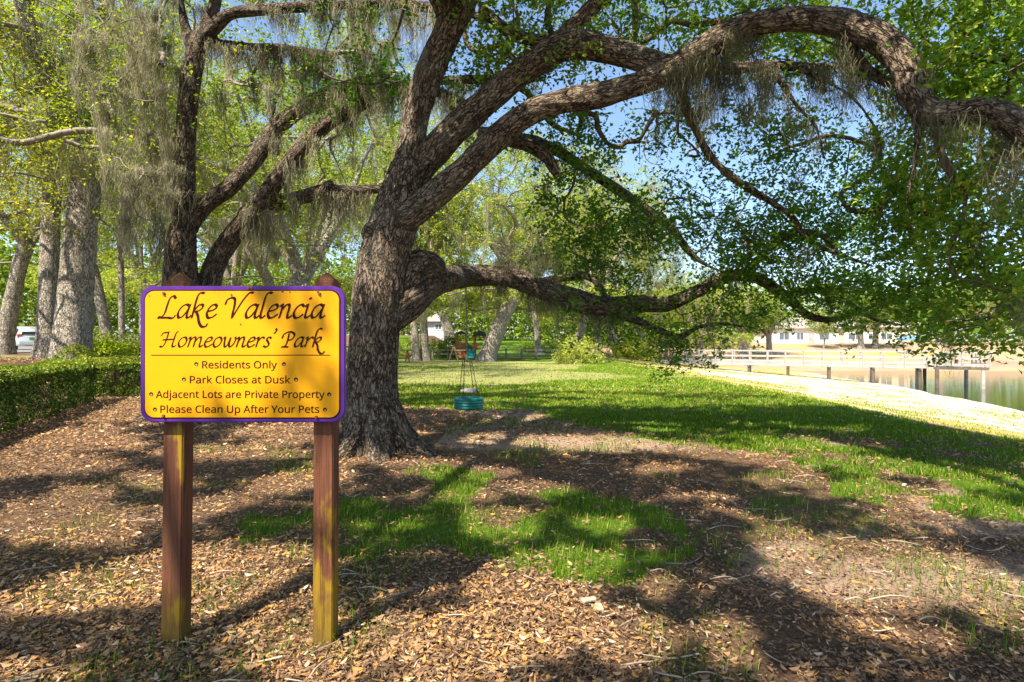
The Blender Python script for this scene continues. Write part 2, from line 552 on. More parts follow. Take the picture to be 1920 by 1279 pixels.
n0, n1 = len(gy), len(gx)
I = np.arange(n0 * n1).reshape(n0, n1)
F = np.stack([I[:-1, :-1], I[:-1, 1:], I[1:, 1:], I[1:, :-1]], -1).reshape(-1, 4)
me = np_mesh("ground", np.stack([X, Y, Z], -1), F, True,
             {"grass": gw, "bank": bankw, "sand": sand, "dirt": dirt, "worn": worn, "farbank": farbank})

m, nt, b = new_mat("ground")
tc = N(nt, "ShaderNodeTexCoord").outputs["Object"]
def att(n):
    return N(nt, "ShaderNodeAttribute", attribute_name=n).outputs["Fac"]
nA = noise(nt, tc, 42, 7, 0.8)
mpB = N(nt, "ShaderNodeMapping"); mpB.inputs["Scale"].default_value = (.5, 1.0, 1); mpB.inputs["Rotation"].default_value = (0, 0, -.5); nt.links.new(tc, mpB.inputs["Vector"])
nB = noise(nt, mpB.outputs["Vector"], .75, 8, 0.74, 0.4)
nC = noise(nt, tc, 160, 4, 0.7)
mulch = ramp(nt, [(0.28, (0.035, 0.02, 0.013)), (0.45, (0.105, 0.064, 0.039)), (0.6, (0.22, 0.138, 0.08)), (0.78, (0.37, 0.25, 0.155))], nA.outputs["Fac"])
dirtc = ramp(nt, [(0.3, (0.26, 0.18, 0.125)), (0.7, (0.46, 0.345, 0.25))], nA.outputs["Fac"])
grassc = ramp(nt, [(0.25, (0.028, 0.078, 0.006)), (0.5, (0.085, 0.16, 0.010)), (0.75, (0.20, 0.26, 0.025))], nA.outputs["Fac"])
wornc = ramp(nt, [(0.3, (0.19, 0.20, 0.06)), (0.7, (0.36, 0.33, 0.14))], nA.outputs["Fac"])
dry = ramp(nt, [(0.34, (0.20, 0.22, 0.03)), (0.44, (0.32, 0.28, 0.06)), (0.54, (0.40, 0.31, 0.12)), (0.66, (0.42, 0.34, 0.20))], nB.outputs["Fac"])
sandc = ramp(nt, [(0.38, (0.24, 0.205, 0.165)), (0.45, (0.46, 0.42, 0.36)), (0.54, (0.58, 0.54, 0.48)), (0.60, (0.40, 0.35, 0.13)), (0.66, (0.58, 0.54, 0.48))], nB.outputs["Fac"])
farc = ramp(nt, [(0.35, (0.30, 0.19, 0.12)), (0.5, (0.36, 0.25, 0.17)), (0.62, (0.34, 0.27, 0.08)), (0.75, (0.25, 0.24, 0.05))], noise(nt, tc, 0.12, 4, 0.6).outputs["Fac"])
def soft(a, lo=0.25, hi=0.75):
    """a weight broken up along its edge"""
    s = mathn(nt, 'ADD', a, mathn(nt, 'MULTIPLY', mathn(nt, 'SUBTRACT', nA.outputs["Fac"], 0.5), 0.9))
    r = N(nt, "ShaderNodeMapRange", interpolation_type='SMOOTHSTEP')
    r.inputs["From Min"].default_value = lo
    r.inputs["From Max"].default_value = hi
    nt.links.new(s, r.inputs["Value"])
    return r.outputs["Result"]
c = mixc(nt, soft(att("dirt"), 0.3, 0.9), mulch.outputs["Color"], dirtc.outputs["Color"])
c = mixc(nt, soft(att("grass")), c, grassc.outputs["Color"])
c = mixc(nt, mathn(nt, 'MULTIPLY', soft(att("worn")), 0.85), c, wornc.outputs["Color"])
bk = mixc(nt, soft(att("sand")), dry.outputs["Color"], sandc.outputs["Color"])
bk = mixc(nt, att("farbank"), bk, farc.outputs["Color"])
c = mixc(nt, att("bank"), c, bk)
nt.links.new(c, b.inputs["Base Color"])
b.inputs["Roughness"].default_value = 0.95
b.inputs["Specular IOR Level"].default_value = 0.1
hb = mathn(nt, 'ADD', nA.outputs["Fac"], mathn(nt, 'MULTIPLY', nC.outputs["Fac"], 0.6))
bump(nt, b, hb, 0.9, 0.02)
ground = link("ground", me, m)
tag(ground, kind="structure")

# ------------------------------------------------------------------ the lake
m, nt, b = new_mat("water")
b.inputs["Base Color"].default_value = (0.02, 0.035, 0.012, 1)
b.inputs["Roughness"].default_value = 0.06
b.inputs["Specular IOR Level"].default_value = 0.45
tc = N(nt, "ShaderNodeTexCoord")
mp = N(nt, "ShaderNodeMapping")
mp.inputs["Scale"].default_value = (0.5, 2.2, 1)
nt.links.new(tc.outputs["Object"], mp.inputs["Vector"])
bump(nt, b, noise(nt, mp.outputs["Vector"], 1.6, 3, 0.5).outputs["Fac"], 0.25, 0.02)
me = np_mesh("lake_water", [(14, 6, -2.1), (260, 6, -2.1), (260, 78, -2.1), (14, 78, -2.1)], [(0, 1, 2, 3)])
tag(link("lake_water", me, m), kind="structure")

# ------------------------------------------------------------------ the road behind the left trees
def strip(name, x0, x1, y0, y1, dz, mat, nx=2, ny=60):
    xs, ys = np.linspace(x0, x1, nx), np.linspace(y0, y1, ny)
    gx_, gy_ = np.meshgrid(xs, ys)
    z = terrain(gx_.ravel(), gy_.ravel()) + dz
    I = np.arange(nx * ny).reshape(ny, nx)
    F = np.stack([I[:-1, :-1], I[:-1, 1:], I[1:, 1:], I[1:, :-1]], -1).reshape(-1, 4)
    return link(name, np_mesh(name, np.stack([gx_.ravel(), gy_.ravel(), z], -1), F), mat)
M["asphalt"] = simple("asphalt", (0.16, 0.155, 0.15), 0.9, var=0.2, scale=4)
tag(strip("road", -44, -27.5, 20, 90, 0.09, M["asphalt"], 14, 90), kind="structure")

# ------------------------------------------------------------------ leaves, blades, strands
def leaf_quads(c, size, ratio=0.5, up=0.35, tint=None, rg=rng, fold=0.12):
    """one folded diamond leaf per centre"""
    n = len(c)
    a = unit(rg.normal(size=(n, 3)) * np.array([1, 1, 0.7]))
    q = rg.normal(size=(n, 3))
    q[:, 2] = np.abs(q[:, 2]) * 1.0 + up
    s = unit(np.cross(q, a))
    nr = np.cross(a, s)
    L = (size * 0.5)[:, None]
    W = (size * 0.5 * ratio)[:, None]
    v = np.stack([c - a * L, c + s * W + nr * W * fold * 3 + a * L * 0.15, c + a * L, c - s * W + nr * W * fold * 3 + a * L * 0.15], 1).reshape(-1, 3)
    f = np.arange(4 * n).reshape(n, 4)
    t = np.repeat(tint if tint is not None else rg.random(n), 4)
    return v, f, t

def sprig_points(att_pts, per, spread, rg=rng, sprigs=5, sub=0.07, flat=0.7):
    """leaf centres gathered in little sprigs round each twig end"""
    n = len(att_pts)
    s = att_pts[:, None, :] + rg.normal(size=(n, sprigs, 3)) * spread * np.array([1, 1, flat])
    k = max(1, per // sprigs)
    l = s[:, :, None, :] + rg.normal(size=(n, sprigs, k, 3)) * sub
    return l.reshape(-1, 3), np.repeat(np.arange(n), sprigs * k)

def grow(nodes, attr, rg=rng, bend=0.16, sag=0.0, maxd=99):
    """joins every twig end to the nearest wood so far: list of (parent index), node array"""
    P_ = [np.asarray(nodes, float)]
    pos = np.asarray(nodes, float)
    A = np.asarray(attr, float)
    na = len(A)
    best = np.full(na, 1e9)
    who = np.zeros(na, int)
    for i0 in range(0, len(pos), 400):
        d = np.linalg.norm(A[:, None] - pos[None, i0:i0 + 400], axis=2)
        j = d.argmin(1)
        dm = d[np.arange(na), j]
        u = dm < best
        best[u] = dm[u]
        who[u] = j[u] + i0
    cap = len(pos) + na * 5 + 10
    allp = np.zeros((cap, 3))
    allp[:len(pos)] = pos
    par = np.full(cap, -1)
    cnt = len(pos)
    n0_ = cnt
    alive = np.ones(na, bool)
    ends = np.full(na, -1)
    while alive.any():
        i = int(np.where(alive, best, 1e18).argmin())
        if best[i] > maxd:
            break
        alive[i] = False
        p0, p1 = allp[who[i]], A[i]
        L = np.linalg.norm(p1 - p0)
        k = 1 if L < 0.25 else (2 if L < 0.7 else 4)
        prev = who[i]
        off = rg.normal(size=3) * L * bend
        for q in range(1, k + 1):
            t = q / k
            w = math.sin(math.pi * t)
            pt = p0 + (p1 - p0) * t + off * w + np.array([0, 0, -sag * L * w])
            allp[cnt] = pt
            par[cnt] = prev
            d = np.linalg.norm(A - pt, axis=1)
            u = alive & (d < best)
            best[u] = d[u]
            who[u] = cnt
            prev = cnt
            cnt += 1
        ends[i] = prev
    return allp[:cnt], par[:cnt], n0_, ends

def twig_mesh(pos, par, n0, rmin=0.004, k=0.0036, rmax=0.09, sides=4, power=0.5, keep=None):
    n = len(pos)
    pos = pos.copy()
    ii = np.arange(n0, n)
    pp = par[ii]
    for _ in range(5):                       # ease the kinks out of the twigs
        acc = np.zeros_like(pos); cn = np.zeros(n)
        np.add.at(acc, pp, pos[ii]); np.add.at(cn, pp, 1)
        has = (cn > 0) & (np.arange(n) >= n0)
        h = np.where(has)[0]
        pos[h] = pos[h] * .45 + .275 * pos[par[h]] + .275 * acc[h] / cn[h][:, None]
    w = np.ones(n)
    for i in range(n - 1, n0 - 1, -1):
        if par[i] >= 0:
            w[par[i]] += w[i]
    r = np.clip(k * w ** power, rmin, rmax)
    idx = np.arange(n0, n)
    if keep is not None:
        idx = idx[keep[idx]]
    a, b_ = pos[par[idx]], pos[idx]
    ra = np.where(par[idx] >= n0, r[np.maximum(par[idx], 0)], r[idx] * 1.25)
    ra = np.minimum(ra, r[idx] * 1.6)
    d = unit(b_ - a)
    ref = np.where(np.abs(d[:, 2:3]) < 0.9, np.array([[0, 0, 1.0]]), np.array([[1.0, 0, 0]]))
    u = unit(np.cross(d, ref))
    v = np.cross(d, u)
    ang = np.arange(sides) * 2 * np.pi / sides
    ring = np.cos(ang)[None, :, None] * u[:, None] + np.sin(ang)[None, :, None] * v[:, None]
    V = np.concatenate([a[:, None] + ring * ra[:, None, None], b_[:, None] + d[:, None] * r[idx][:, None, None] * 0.5 + ring * r[idx][:, None, None]], 1)
    m_ = len(idx)
    o = np.arange(m_)[:, None] * (2 * sides)
    kk = np.arange(sides)[None]
    F = np.stack([o + kk, o + (kk + 1) % sides, o + sides + (kk + 1) % sides, o + sides + kk], -1).reshape(-1, 4)
    return V.reshape(-1, 3), F

def moss_strands(anchors, per, length, width, spread=0.12, rg=rng, segs=9):
    """grey beards: thin wavy ribbons hung under each anchor point"""
    n = len(anchors)
    L = np.broadcast_to(np.asarray(length, float), (n,))
    a = np.repeat(anchors, per, axis=0)
    tot = n * per
    lean = np.repeat(rg.normal(size=(n, 3)) * 0.05, per, axis=0)
    ln = np.repeat(L, per) * rg.beta(1.3, 2.0, tot) * np.exp(-np.linalg.norm(np.zeros((tot, 2)), axis=1)) * 1.25 + 0.05
    off = rg.normal(size=(tot, 3)) * np.array([spread, spread, 0.03])
    base = a + off
    th = rg.random(tot) * math.pi
    side = np.stack([np.cos(th), np.sin(th), np.zeros(tot)], -1)
    ph, fr = rg.random(tot) * 6.28, 2 + 5 * rg.random(tot)
    ph2, fr2 = rg.random(tot) * 6.28, 9 + 9 * rg.random(tot)
    V = []
    for s in range(segs + 1):
        t = s / segs
        c = base + lean * t * ln[:, None] - off * np.array([1, 1, 0]) * 0.6 * t
        c = c + np.array([0, 0, -1.0]) * (ln * t)[:, None]
        wob = np.sin(ph + fr * t * 2.5) * 0.040 * (0.25 + t)
        c = c + side[:, ::-1][:, [1, 2, 0]] * 0 + np.stack([np.cos(th + 1.3), np.sin(th + 1.3), 0 * th], -1) * wob[:, None]
        c = c + side * (np.sin(ph2 + fr2 * t) * 0.014)[:, None]
        w = width * (1.0 - 0.75 * t) * (0.6 + 0.8 * rg.random(tot))
        V.append(c - side * w[:, None] / 2)
        V.append(c + side * w[:, None] / 2)
    V = np.stack(V, 1).reshape(-1, 3)
    k = 2 * (segs + 1)
    o = np.arange(tot)[:, None] * k
    s2 = np.arange(segs)[None] * 2
    F = np.stack([o + s2, o + s2 + 1, o + s2 + 3, o + s2 + 2], -1).reshape(-1, 4)
    clump = np.repeat(rg.random(n), per)
    t = np.repeat(np.clip(0.55 * clump + 0.45 * rg.random(tot), 0, 1), k)
    return V, F, t

# ------------------------------------------------------------------ solid wood: limbs fused into one skin
def px_path(rows, step=0.12):
    """rows of (px, py, distance, width in px) -> resampled world path with radius"""
    r = []
    for px, py, d, w in rows:
        p = P(px, py, d)
        r.append([p[0], p[1], p[2], w * d / FPX / 2 * (.89 if w < 66 else .98)])
    return catmull(np.array(r), step)

def lumps(path, amp, seed):
    s = np.arange(len(path)) * 0.12
    r = path[:, 3] * (1 + amp * (fbm(s * 1.8, s * 0 + seed, seed) - 0.5) * 2)
    return r

def wood(name, paths, mat, parent, voxel=0.024, sides=18, amp=0.10, rough=0.02, seed=1.0):
    VV, FF, o = [], [], 0
    tri = []
    SP, SR, SU, ST, SL = [], [], [], [], []
    for i, p in enumerate(paths):
        xyz = p[:, :3]
        r = np.maximum(lumps(p, amp, seed + i * 1.7), 0.008)
        V, F, c0, c1 = tube_arrays(xyz, r, sides)
        VV.append(V); FF.append(F + o); tri.append(c0 + o); tri.append(c1 + o)
        o += len(V)
        t = unit(np.gradient(xyz, axis=0))
        L = np.concatenate([[0], np.cumsum(np.linalg.norm(np.diff(xyz, axis=0), axis=1))]) + i * 3.37
        u = np.cross(t[0], [0.13, 0.31, 0.94]); u /= np.linalg.norm(u)
        us = []
        for k in range(len(xyz)):
            u = u - t[k] * np.dot(u, t[k]); u /= max(np.linalg.norm(u), 1e-9)
            us.append(u.copy())
        SP.append(xyz); SR.append(r); SU.append(np.array(us)); ST.append(t); SL.append(L)
    me = bpy.data.meshes.new(name + "_raw")
    bm = bmesh.new()
    vs = [bm.verts.new(v) for v in np.vstack(VV)]
    for f in np.vstack(FF):
        bm.faces.new([vs[j] for j in f])
    for f in np.vstack(tri):
        try: bm.faces.new([vs[j] for j in f])
        except ValueError: pass
    bmesh.ops.recalc_face_normals(bm, faces=list(bm.faces))
    bm.to_mesh(me); bm.free()
    tmp = bpy.data.objects.new(name + "_raw", me)
    COL.objects.link(tmp)
    md = tmp.modifiers.new("fuse", 'REMESH')
    md.mode = 'VOXEL'; md.voxel_size = voxel; md.use_smooth_shade = True
    sm = tmp.modifiers.new("soft", 'SMOOTH'); sm.factor = 0.5; sm.iterations = 4
    dg = bpy.context.evaluated_depsgraph_get()
    ev = tmp.evaluated_get(dg)
    me2 = bpy.data.meshes.new_from_object(ev)
    bpy.data.objects.remove(tmp); bpy.data.meshes.remove(me)
    me2.name = name
    n = len(me2.vertices)
    co = np.zeros(n * 3, np.float32); me2.vertices.foreach_get("co", co); co = co.reshape(-1, 3).astype(float)
    nm = np.zeros(n * 3, np.float32); me2.vertex_normals.foreach_get("vector", nm); nm = nm.reshape(-1, 3)
    SP, SR, SU, ST, SL = np.vstack(SP), np.concatenate(SR), np.vstack(SU), np.vstack(ST), np.concatenate(SL)
    bark = np.zeros((n, 3))
    for i0 in range(0, n, 4000):
        c = co[i0:i0 + 4000]
        d = np.linalg.norm(c[:, None] - SP[None], axis=2) - SR[None]
        j = d.argmin(1)
        q = c - SP[j]
        w = np.cross(ST[j], SU[j])
        al = (q * ST[j]).sum(1)
        bark[i0:i0 + 4000] = np.stack([(q * SU[j]).sum(1), (q * w).sum(1), (SL[j] + al) * 0.24], -1)
    dis = rough * ((fbm(bark[:, 0] * 14 + bark[:, 2] * 9, bark[:, 1] * 14 - bark[:, 2] * 7, 3.0) - 0.5) * 2)
    co = co + nm * dis[:, None]
    me2.vertices.foreach_set("co", co.astype(np.float32).ravel())
    a = me2.attributes.new("bark", 'FLOAT_VECTOR', 'POINT')
    a.data.foreach_set("vector", bark.astype(np.float32).ravel())
    for p in me2.polygons: p.use_smooth = True
    me2.materials.clear()
    me2.update()
    return link(name, me2, mat, parent)

def along(path, n, rg=rng, under=True, lo=0.0, hi=1.0):
    i = (rg.random(n) * (hi - lo) + lo) * (len(path) - 1)
    i = i.astype(int)
    p = path[i, :3].copy()
    if under:
        p[:, 2] -= path[i, 3] * 0.6
    p[:, :2] += rg.normal(size=(n, 2)) * path[i, 3:4] * 0.5
    return p

def region(px0, px1, py0, py1, d0, d1, n, rg=rng):
    px, py, d = rg.uniform(px0, px1, n), rg.uniform(py0, py1, n), rg.uniform(d0, d1, n)
    return np.stack([(px - CX) / FPX * d, d, CAMZ + (CY - py) / FPX * d], -1)

# ------------------------------------------------------------------ the great live oak
oak = thing("live_oak", "great leaning live oak with thick furrowed trunk right behind the yellow notice board", "tree", (-1.68, 6.9, 0))
TR = [(705, 872, 6.9, 170), (704, 850, 6.9, 140), (701, 815, 6.9, 118), (698, 760, 6.9, 103), (698, 690, 6.9, 97), (705, 600, 6.9, 97), (716, 500, 6.9, 96), (735, 430, 6.9, 96), (755, 370, 6.9, 88), (766, 325, 6.9, 78)]
LA = [(740, 420, 6.9, 84), (758, 350, 6.9, 74), (766, 310, 6.9, 66), (772, 265, 6.9, 60), (785, 200, 6.9, 58), (810, 125, 6.85, 60), (845, 45, 6.8, 62), (880, -25, 6.8, 58), (930, -150, 6.7, 50), (960, -300, 6.4, 42), (985, -480, 6.0, 34), (960, -700, 5.4, 26), (930, -900, 4.8, 18)]
LB = [(755, 380, 6.9, 60), (785, 320, 6.88, 62), (812, 288, 6.85, 62), (860, 237, 6.8, 60), (920, 185, 6.7, 60), (980, 135, 6.6, 58), (1040, 95, 6.5, 57), (1090, 84, 6.45, 58), (1140, 95, 6.3, 56), (1190, 109, 6.2, 52), (1240, 124, 6.0, 46), (1275, 128, 5.9, 50)]
LB2 = [(1030, 100, 6.5, 46), (1062, 66, 6.5, 38), (1095, 30, 6.5, 34), (1135, -12, 6.5, 32), (1200, -90, 6.4, 28), (1290, -190, 6.1, 24), (1400, -300, 5.7, 18), (1500, -420, 5.2, 12)]
LB3 = [(1050, 74, 6.5, 20), (1008, 75, 6.6, 24), (963, 65, 6.7, 25), (930, 40, 6.75, 24), (905, 18, 6.8, 24)]
LC = [(742, 415, 6.85, 66), (775, 398, 6.75, 60), (808, 372, 6.7, 57), (855, 332, 6.6, 56), (905, 286, 6.5, 55), (950, 242, 6.4, 54), (1000, 208, 6.3, 52), (1060, 190, 6.2, 50), (1130, 177, 6.1, 50), (1200, 156, 6.0, 50), (1250, 136, 5.9, 54), (1285, 116, 5.85, 56), (1330, 85, 5.75, 54), (1380, 58, 5.6, 52), (1440, 40, 5.4, 50), (1500, 36, 5.2, 50), (1570, 42, 5.0, 54), (1630, 62, 4.8, 58), (1678, 95, 4.7, 58), (1705, 140, 4.6, 54), (1714, 180, 4.55, 54), (1738, 208, 4.5, 54), (1790, 212, 4.4, 50), (1840, 203, 4.3, 52), (1882, 216, 4.2, 56), (1925, 244, 4.1, 56), (2000, 300, 3.95, 50), (2120, 360, 3.7, 40), (2300, 400, 3.4, 26)]
LD = [(1262, 140, 5.95, 34), (1330, 132, 6.0, 27), (1400, 127, 6.1, 25), (1480, 125, 6.2, 20), (1560, 126, 6.3, 14), (1640, 118, 6.4, 8)]
LD2 = [(1445, 128, 6.15, 16), (1470, 160, 6.2, 14), (1490, 195, 6.3, 11), (1530, 240, 6.4, 8), (1545, 300, 6.5, 5)]
LD3 = [(1500, 130, 6.2, 12), (1550, 155, 6.3, 10), (1600, 185, 6.4, 9), (1640, 240, 6.5, 8), (1655, 300, 6.6, 6), (1670, 350, 6.7, 4)]
LE = [(1590, 62, 4.95, 22), (1606, 108, 5.0, 20), (1650, 148, 4.95, 18), (1700, 165, 4.7, 16)]
LE2 = [(1715, 205, 4.5, 22), (1722, 250, 4.5, 16), (1715, 310, 4.55, 12), (1700, 380, 4.6, 8), (1720, 450, 4.7, 5)]
LG = [(712, 600, 6.95, 80), (740, 575, 7.05, 92), (768, 552, 7.2, 84), (800, 530, 7.6, 70), (840, 522, 8.4, 56), (880, 518, 9.4, 48), (925, 518, 9.6, 42), (970, 525, 9.6, 44), (1020, 545, 9.5, 44), (1070, 561, 9.4, 47), (1130, 575, 9.3, 40), (1190, 569, 9.3, 34), (1250, 570, 9.2, 34), (1300, 550, 9.1, 30), (1350, 525, 9.0, 28), (1390, 517, 8.9, 26), (1430, 527, 8.8, 24), (1480, 562, 8.7, 21), (1515, 592, 8.6, 16), (1560, 600, 8.5, 12), (1605, 588, 8.4, 10), (1660, 565, 8.3, 7), (1720, 555, 8.1, 5)]
LGK = [(742, 555, 7.05, 70), (768, 512, 7.12, 68), (788, 497, 7.2, 66), (806, 497, 7.25, 58), (822, 506, 7.5, 40)]
LBU = [(712, 446, 6.85, 50), (696, 436, 6.75, 40), (685, 432, 6.7, 34), (680, 431, 6.68, 20)]
LGK2 = [(1075, 560, 9.4, 40), (1066, 576, 9.35, 26), (1060, 584, 9.3, 14)]
LG2 = [(1000, 535, 9.55, 22), (1050, 522, 9.6, 19), (1100, 518, 9.65, 19), (1124, 535, 9.6, 17), (1135, 558, 9.5, 15), (1150, 572, 9.4, 10)]
LG3 = [(1110, 572, 9.35, 26), (1150, 586, 9.3, 22), (1195, 602, 9.3, 17), (1240, 622, 9.25, 15), (1275, 632, 9.2, 14), (1310, 614, 9.2, 10), (1360, 608, 9.1, 8), (1420, 618, 9.0, 5)]
LG4 = [(1470, 556, 8.72, 18), (1520, 545, 8.7, 15), (1560, 552, 8.65, 13), (1600, 575, 8.6, 11), (1640, 600, 8.5, 8), (1690, 610, 8.3, 5)]
LH = [(905, 250, 6.7, 30), (960, 262, 7.4, 30), (1010, 268, 8.0, 26), (1060, 292, 8.3, 24), (1110, 325, 8.6, 23), (1170, 365, 8.8, 22), (1225, 402, 9.0, 20), (1262, 432, 9.1, 17), (1290, 470, 9.2, 13), (1340, 505, 9.3, 8), (1400, 520, 9.3, 5)]
LH2 = [(960, 264, 7.4, 30), (1000, 276, 7.3, 28), (1028, 298, 7.25, 24), (1042, 328, 7.2, 17)]
LI = [(1265, 140, 6.0, 26), (1290, 210, 6.6, 20), (1325, 285, 7.0, 17), (1375, 335, 7.2, 16), (1435, 372, 7.4, 15), (1485, 408, 7.5, 14), (1512, 448, 7.5, 12), (1565, 475, 7.6, 9), (1640, 500, 7.6, 6)]
LJ = [(870, 150, 7.2, 18), (920, 152, 7.6, 18), (975, 165, 8.0, 16), (1040, 235, 8.4, 12), (1080, 250, 8.6, 8)]
# unseen boughs added above the camera to bear the shade leaves
LK = [(845, 45, 6.8, 44), (760, -150, 6.3, 40), (640, -400, 5.5, 36), (420, -750, 4.6, 30)]
oak_rows = [TR, LA, LB, LB2, LB3, LC, LD, LD2, LD3, LE, LE2, LG, LGK, LGK2, LG2, LG3, LG4, LH, LH2, LI, LJ, LK, LBU]
oak_paths = [px_path(r) for r in oak_rows]
def wpath(pts, step=0.15):
    return catmull(np.array(pts, float), step)
over = [wpath([(0.0, 6.75, 5.6, 0.19), (0.6, 5.2, 7.2, 0.15), (0.9, 3.0, 7.8, 0.12), (1.2, 0.2, 8.0, 0.09), (1.0, -3.0, 7.6, 0.05)]),
        wpath([(-0.6, 6.85, 5.3, 0.17), (-2.2, 5.0, 7.0, 0.14), (-3.4, 2.5, 7.8, 0.11), (-4.2, -0.6, 7.9, 0.08), (-5.0, -4.0, 7.4, 0.04)]),
        wpath([(0.9, 5.2, 7.1, 0.11), (2.6, 4.2, 7.6, 0.09), (4.2, 2.2, 7.5, 0.06), (5.0, 0.0, 7.2, 0.04)])]
oak_paths += over  # unseen limbs added overhead to carry the shade leaves
roots = []
for a, L in [(-75, .55), (-20, .85), (25, .45), (120, .5), (195, .6), (240, .7), (290, .6)]:
    ca, sa = math.cos(math.radians(a)), math.sin(math.radians(a))
    bx, by = -1.68, 6.9
    roots.append(wpath([(bx + .15 * ca, by + .15 * sa, .55, .16), (bx + .34 * ca, by + .34 * sa, .20, .14), (bx + .55 * ca, by + .55 * sa, .03, .10), (bx + (.55 + L * .5) * ca, by + (.55 + L * .5) * sa, -.05, .05)], 0.08))
oak_paths += roots
wood("trunk", oak_paths, M["bark"], oak, 0.022, 20, 0.12, 0.024)

oak_nodes = np.vstack([p[:, :3] for p in oak_paths[1:-7]])
big = np.concatenate([p[:, 3] for p in oak_paths[1:-7]])

regs = [(880, 1700, -60, 130, 6.2, 9.5, 520, 0.62), (900, 1700, -420, -60, 5.5, 8.0, 160, 0.5),
        (1680, 1990, -60, 330, 4.4, 6.0, 215, 0.64), (1740, 1990, 330, 625, 4.8, 6.2, 120, 0.66), (1640, 1780, 300, 600, 6.2, 7.4, 90, 0.52),
        (1040, 1680, 190, 470, 7.2, 9.2, 430, 0.45), (1330, 1720, 430, 608, 7.6, 9.2, 225, 0.54), (1040, 1340, 430, 650, 8.6, 9.9, 120, 0.42),
        (1180, 1290, 600, 690, 9.0, 9.7, 26, 0.72), (560, 880, -40, 190, 7.4, 9.5, 80, 0.4), (860, 1040, 60, 280, 7.0, 9.0, 60, 0.4), (1690, 1790, 600, 655, 6.6, 7.6, 14, .5)]
A, tb = [], []
for x0, x1, y0, y1, d0, d1, n, t in regs:
    a = region(x0, x1, y0, y1, d0, d1, n)
    px, py = to_px(a[:, 0], a[:, 1], a[:, 2])
    gap = fbm(px / 75.0, py / 60.0, 13.0)                    # holes where the sky shows through
    a = a[(gap > 0.44) | (rng.random(len(a)) < 0.25)]
    t_sh = a[:, 2] / -LDIR[2]
    a = a[(a + LDIR * t_sh[:, None])[:, 0] < 6.7]
    A.append(a); tb.append(np.full(len(a), t))
A, tb = np.vstack(A), np.concatenate(tb)
pos, par, n0_, ends = grow(oak_nodes, A, sag=-0.05)
tw1 = twig_mesh(pos, par, n0_, 0.0045, 0.0038, 0.04)
lp, own = sprig_points(A, 96, 0.23, sprigs=8, sub=0.048)
k = sun_keep(lp, 0.06)
lp, own = lp[k], own[k]
tint = np.clip(tb[own] + rng.normal(size=len(lp)) * 0.16 + 0.5 * (fbm(own * 0.77, own * 0.31, 5.0) - 0.5), 0, 1)
V1, F1, T1 = leaf_quads(lp, rng.uniform(0.048, 0.084, len(lp)), 0.52, tint=tint)

# unseen leaves added above and behind the camera, placed to cast the ground's shade
sx, sy = np.meshgrid(np.arange(-15, 6.75, 0.2), np.arange(0.2, 17.5, 0.2))
g = np.stack([sx.ravel(), sy.ravel()], -1) + rng.uniform(-0.1, 0.1, (sx.size, 2))
g = g[~lit(g[:, 0], g[:, 1])]
g = g[rng.random(len(g)) < np.where((g[:, 0] > 2.6) & (g[:, 1] > 4), .22, np.where(g[:, 1] > 9, .6, .93))]
H = rng.uniform(6.0, 9.5, len(g))
c = np.stack([g[:, 0], g[:, 1], np.zeros(len(g))], -1) - LDIR * (H / -LDIR[2])[:, None]
px, py = to_px(c[:, 0], c[:, 1], c[:, 2])
vis = (c[:, 1] > 0.3) & (py > -30) & (px > -80) & (px < 2000)
c = c[~vis]
lim = np.vstack([oak_paths[5][int(len(oak_paths[5]) * .42):, :3], oak_paths[2][:, :3], oak_paths[5][::2, :3]])
lim = np.repeat(lim, 2, axis=0)
lim = lim[rng.random(len(lim)) < .62]
ab = lim - LDIR * rng.uniform(2.2, 3.6, (len(lim), 1)) + rng.normal(size=(len(lim), 3)) * .12  # unseen clusters added sunward of the limbs to shade them
apx, apy = to_px(ab[:, 0], ab[:, 1], ab[:, 2])
c = np.vstack([c, ab[(apy < -40) | (apx > 1990)]])
lp2, own2 = sprig_points(c, 36, 0.12, sprigs=4, sub=0.09)
k = sun_keep(lp2, 0.03)
lp2 = lp2[k]
V2, F2, T2 = leaf_quads(lp2, rng.uniform(0.11, 0.17, len(lp2)), 0.6, tint=rng.uniform(0.1, 0.7, len(lp2)))
print("oak leaves", len(lp), "shade leaves", len(lp2))
sub = c[::9]
pos, par, n0_, ends = grow(np.vstack([p[:, :3] for p in over] + [oak_paths[1][:, :3], oak_paths[3][:, :3], oak_paths[21][:, :3]]), sub)
tw2 = twig_mesh(pos, par, n0_, 0.006, 0.004, 0.05)
cr = link("crown", crown_mesh("crown", (np.vstack([tw1[0], tw2[0]]), np.vstack([tw1[1], tw2[1] + len(tw1[0])])), np.vstack([V1, V2]), np.vstack([F1, F2 + len(V1)]), np.concatenate([T1, T2])), M["oak_leaf"], oak)  # visible leaves together with the added, unseen shade leaves
cr.data.materials.append(M["twig"])

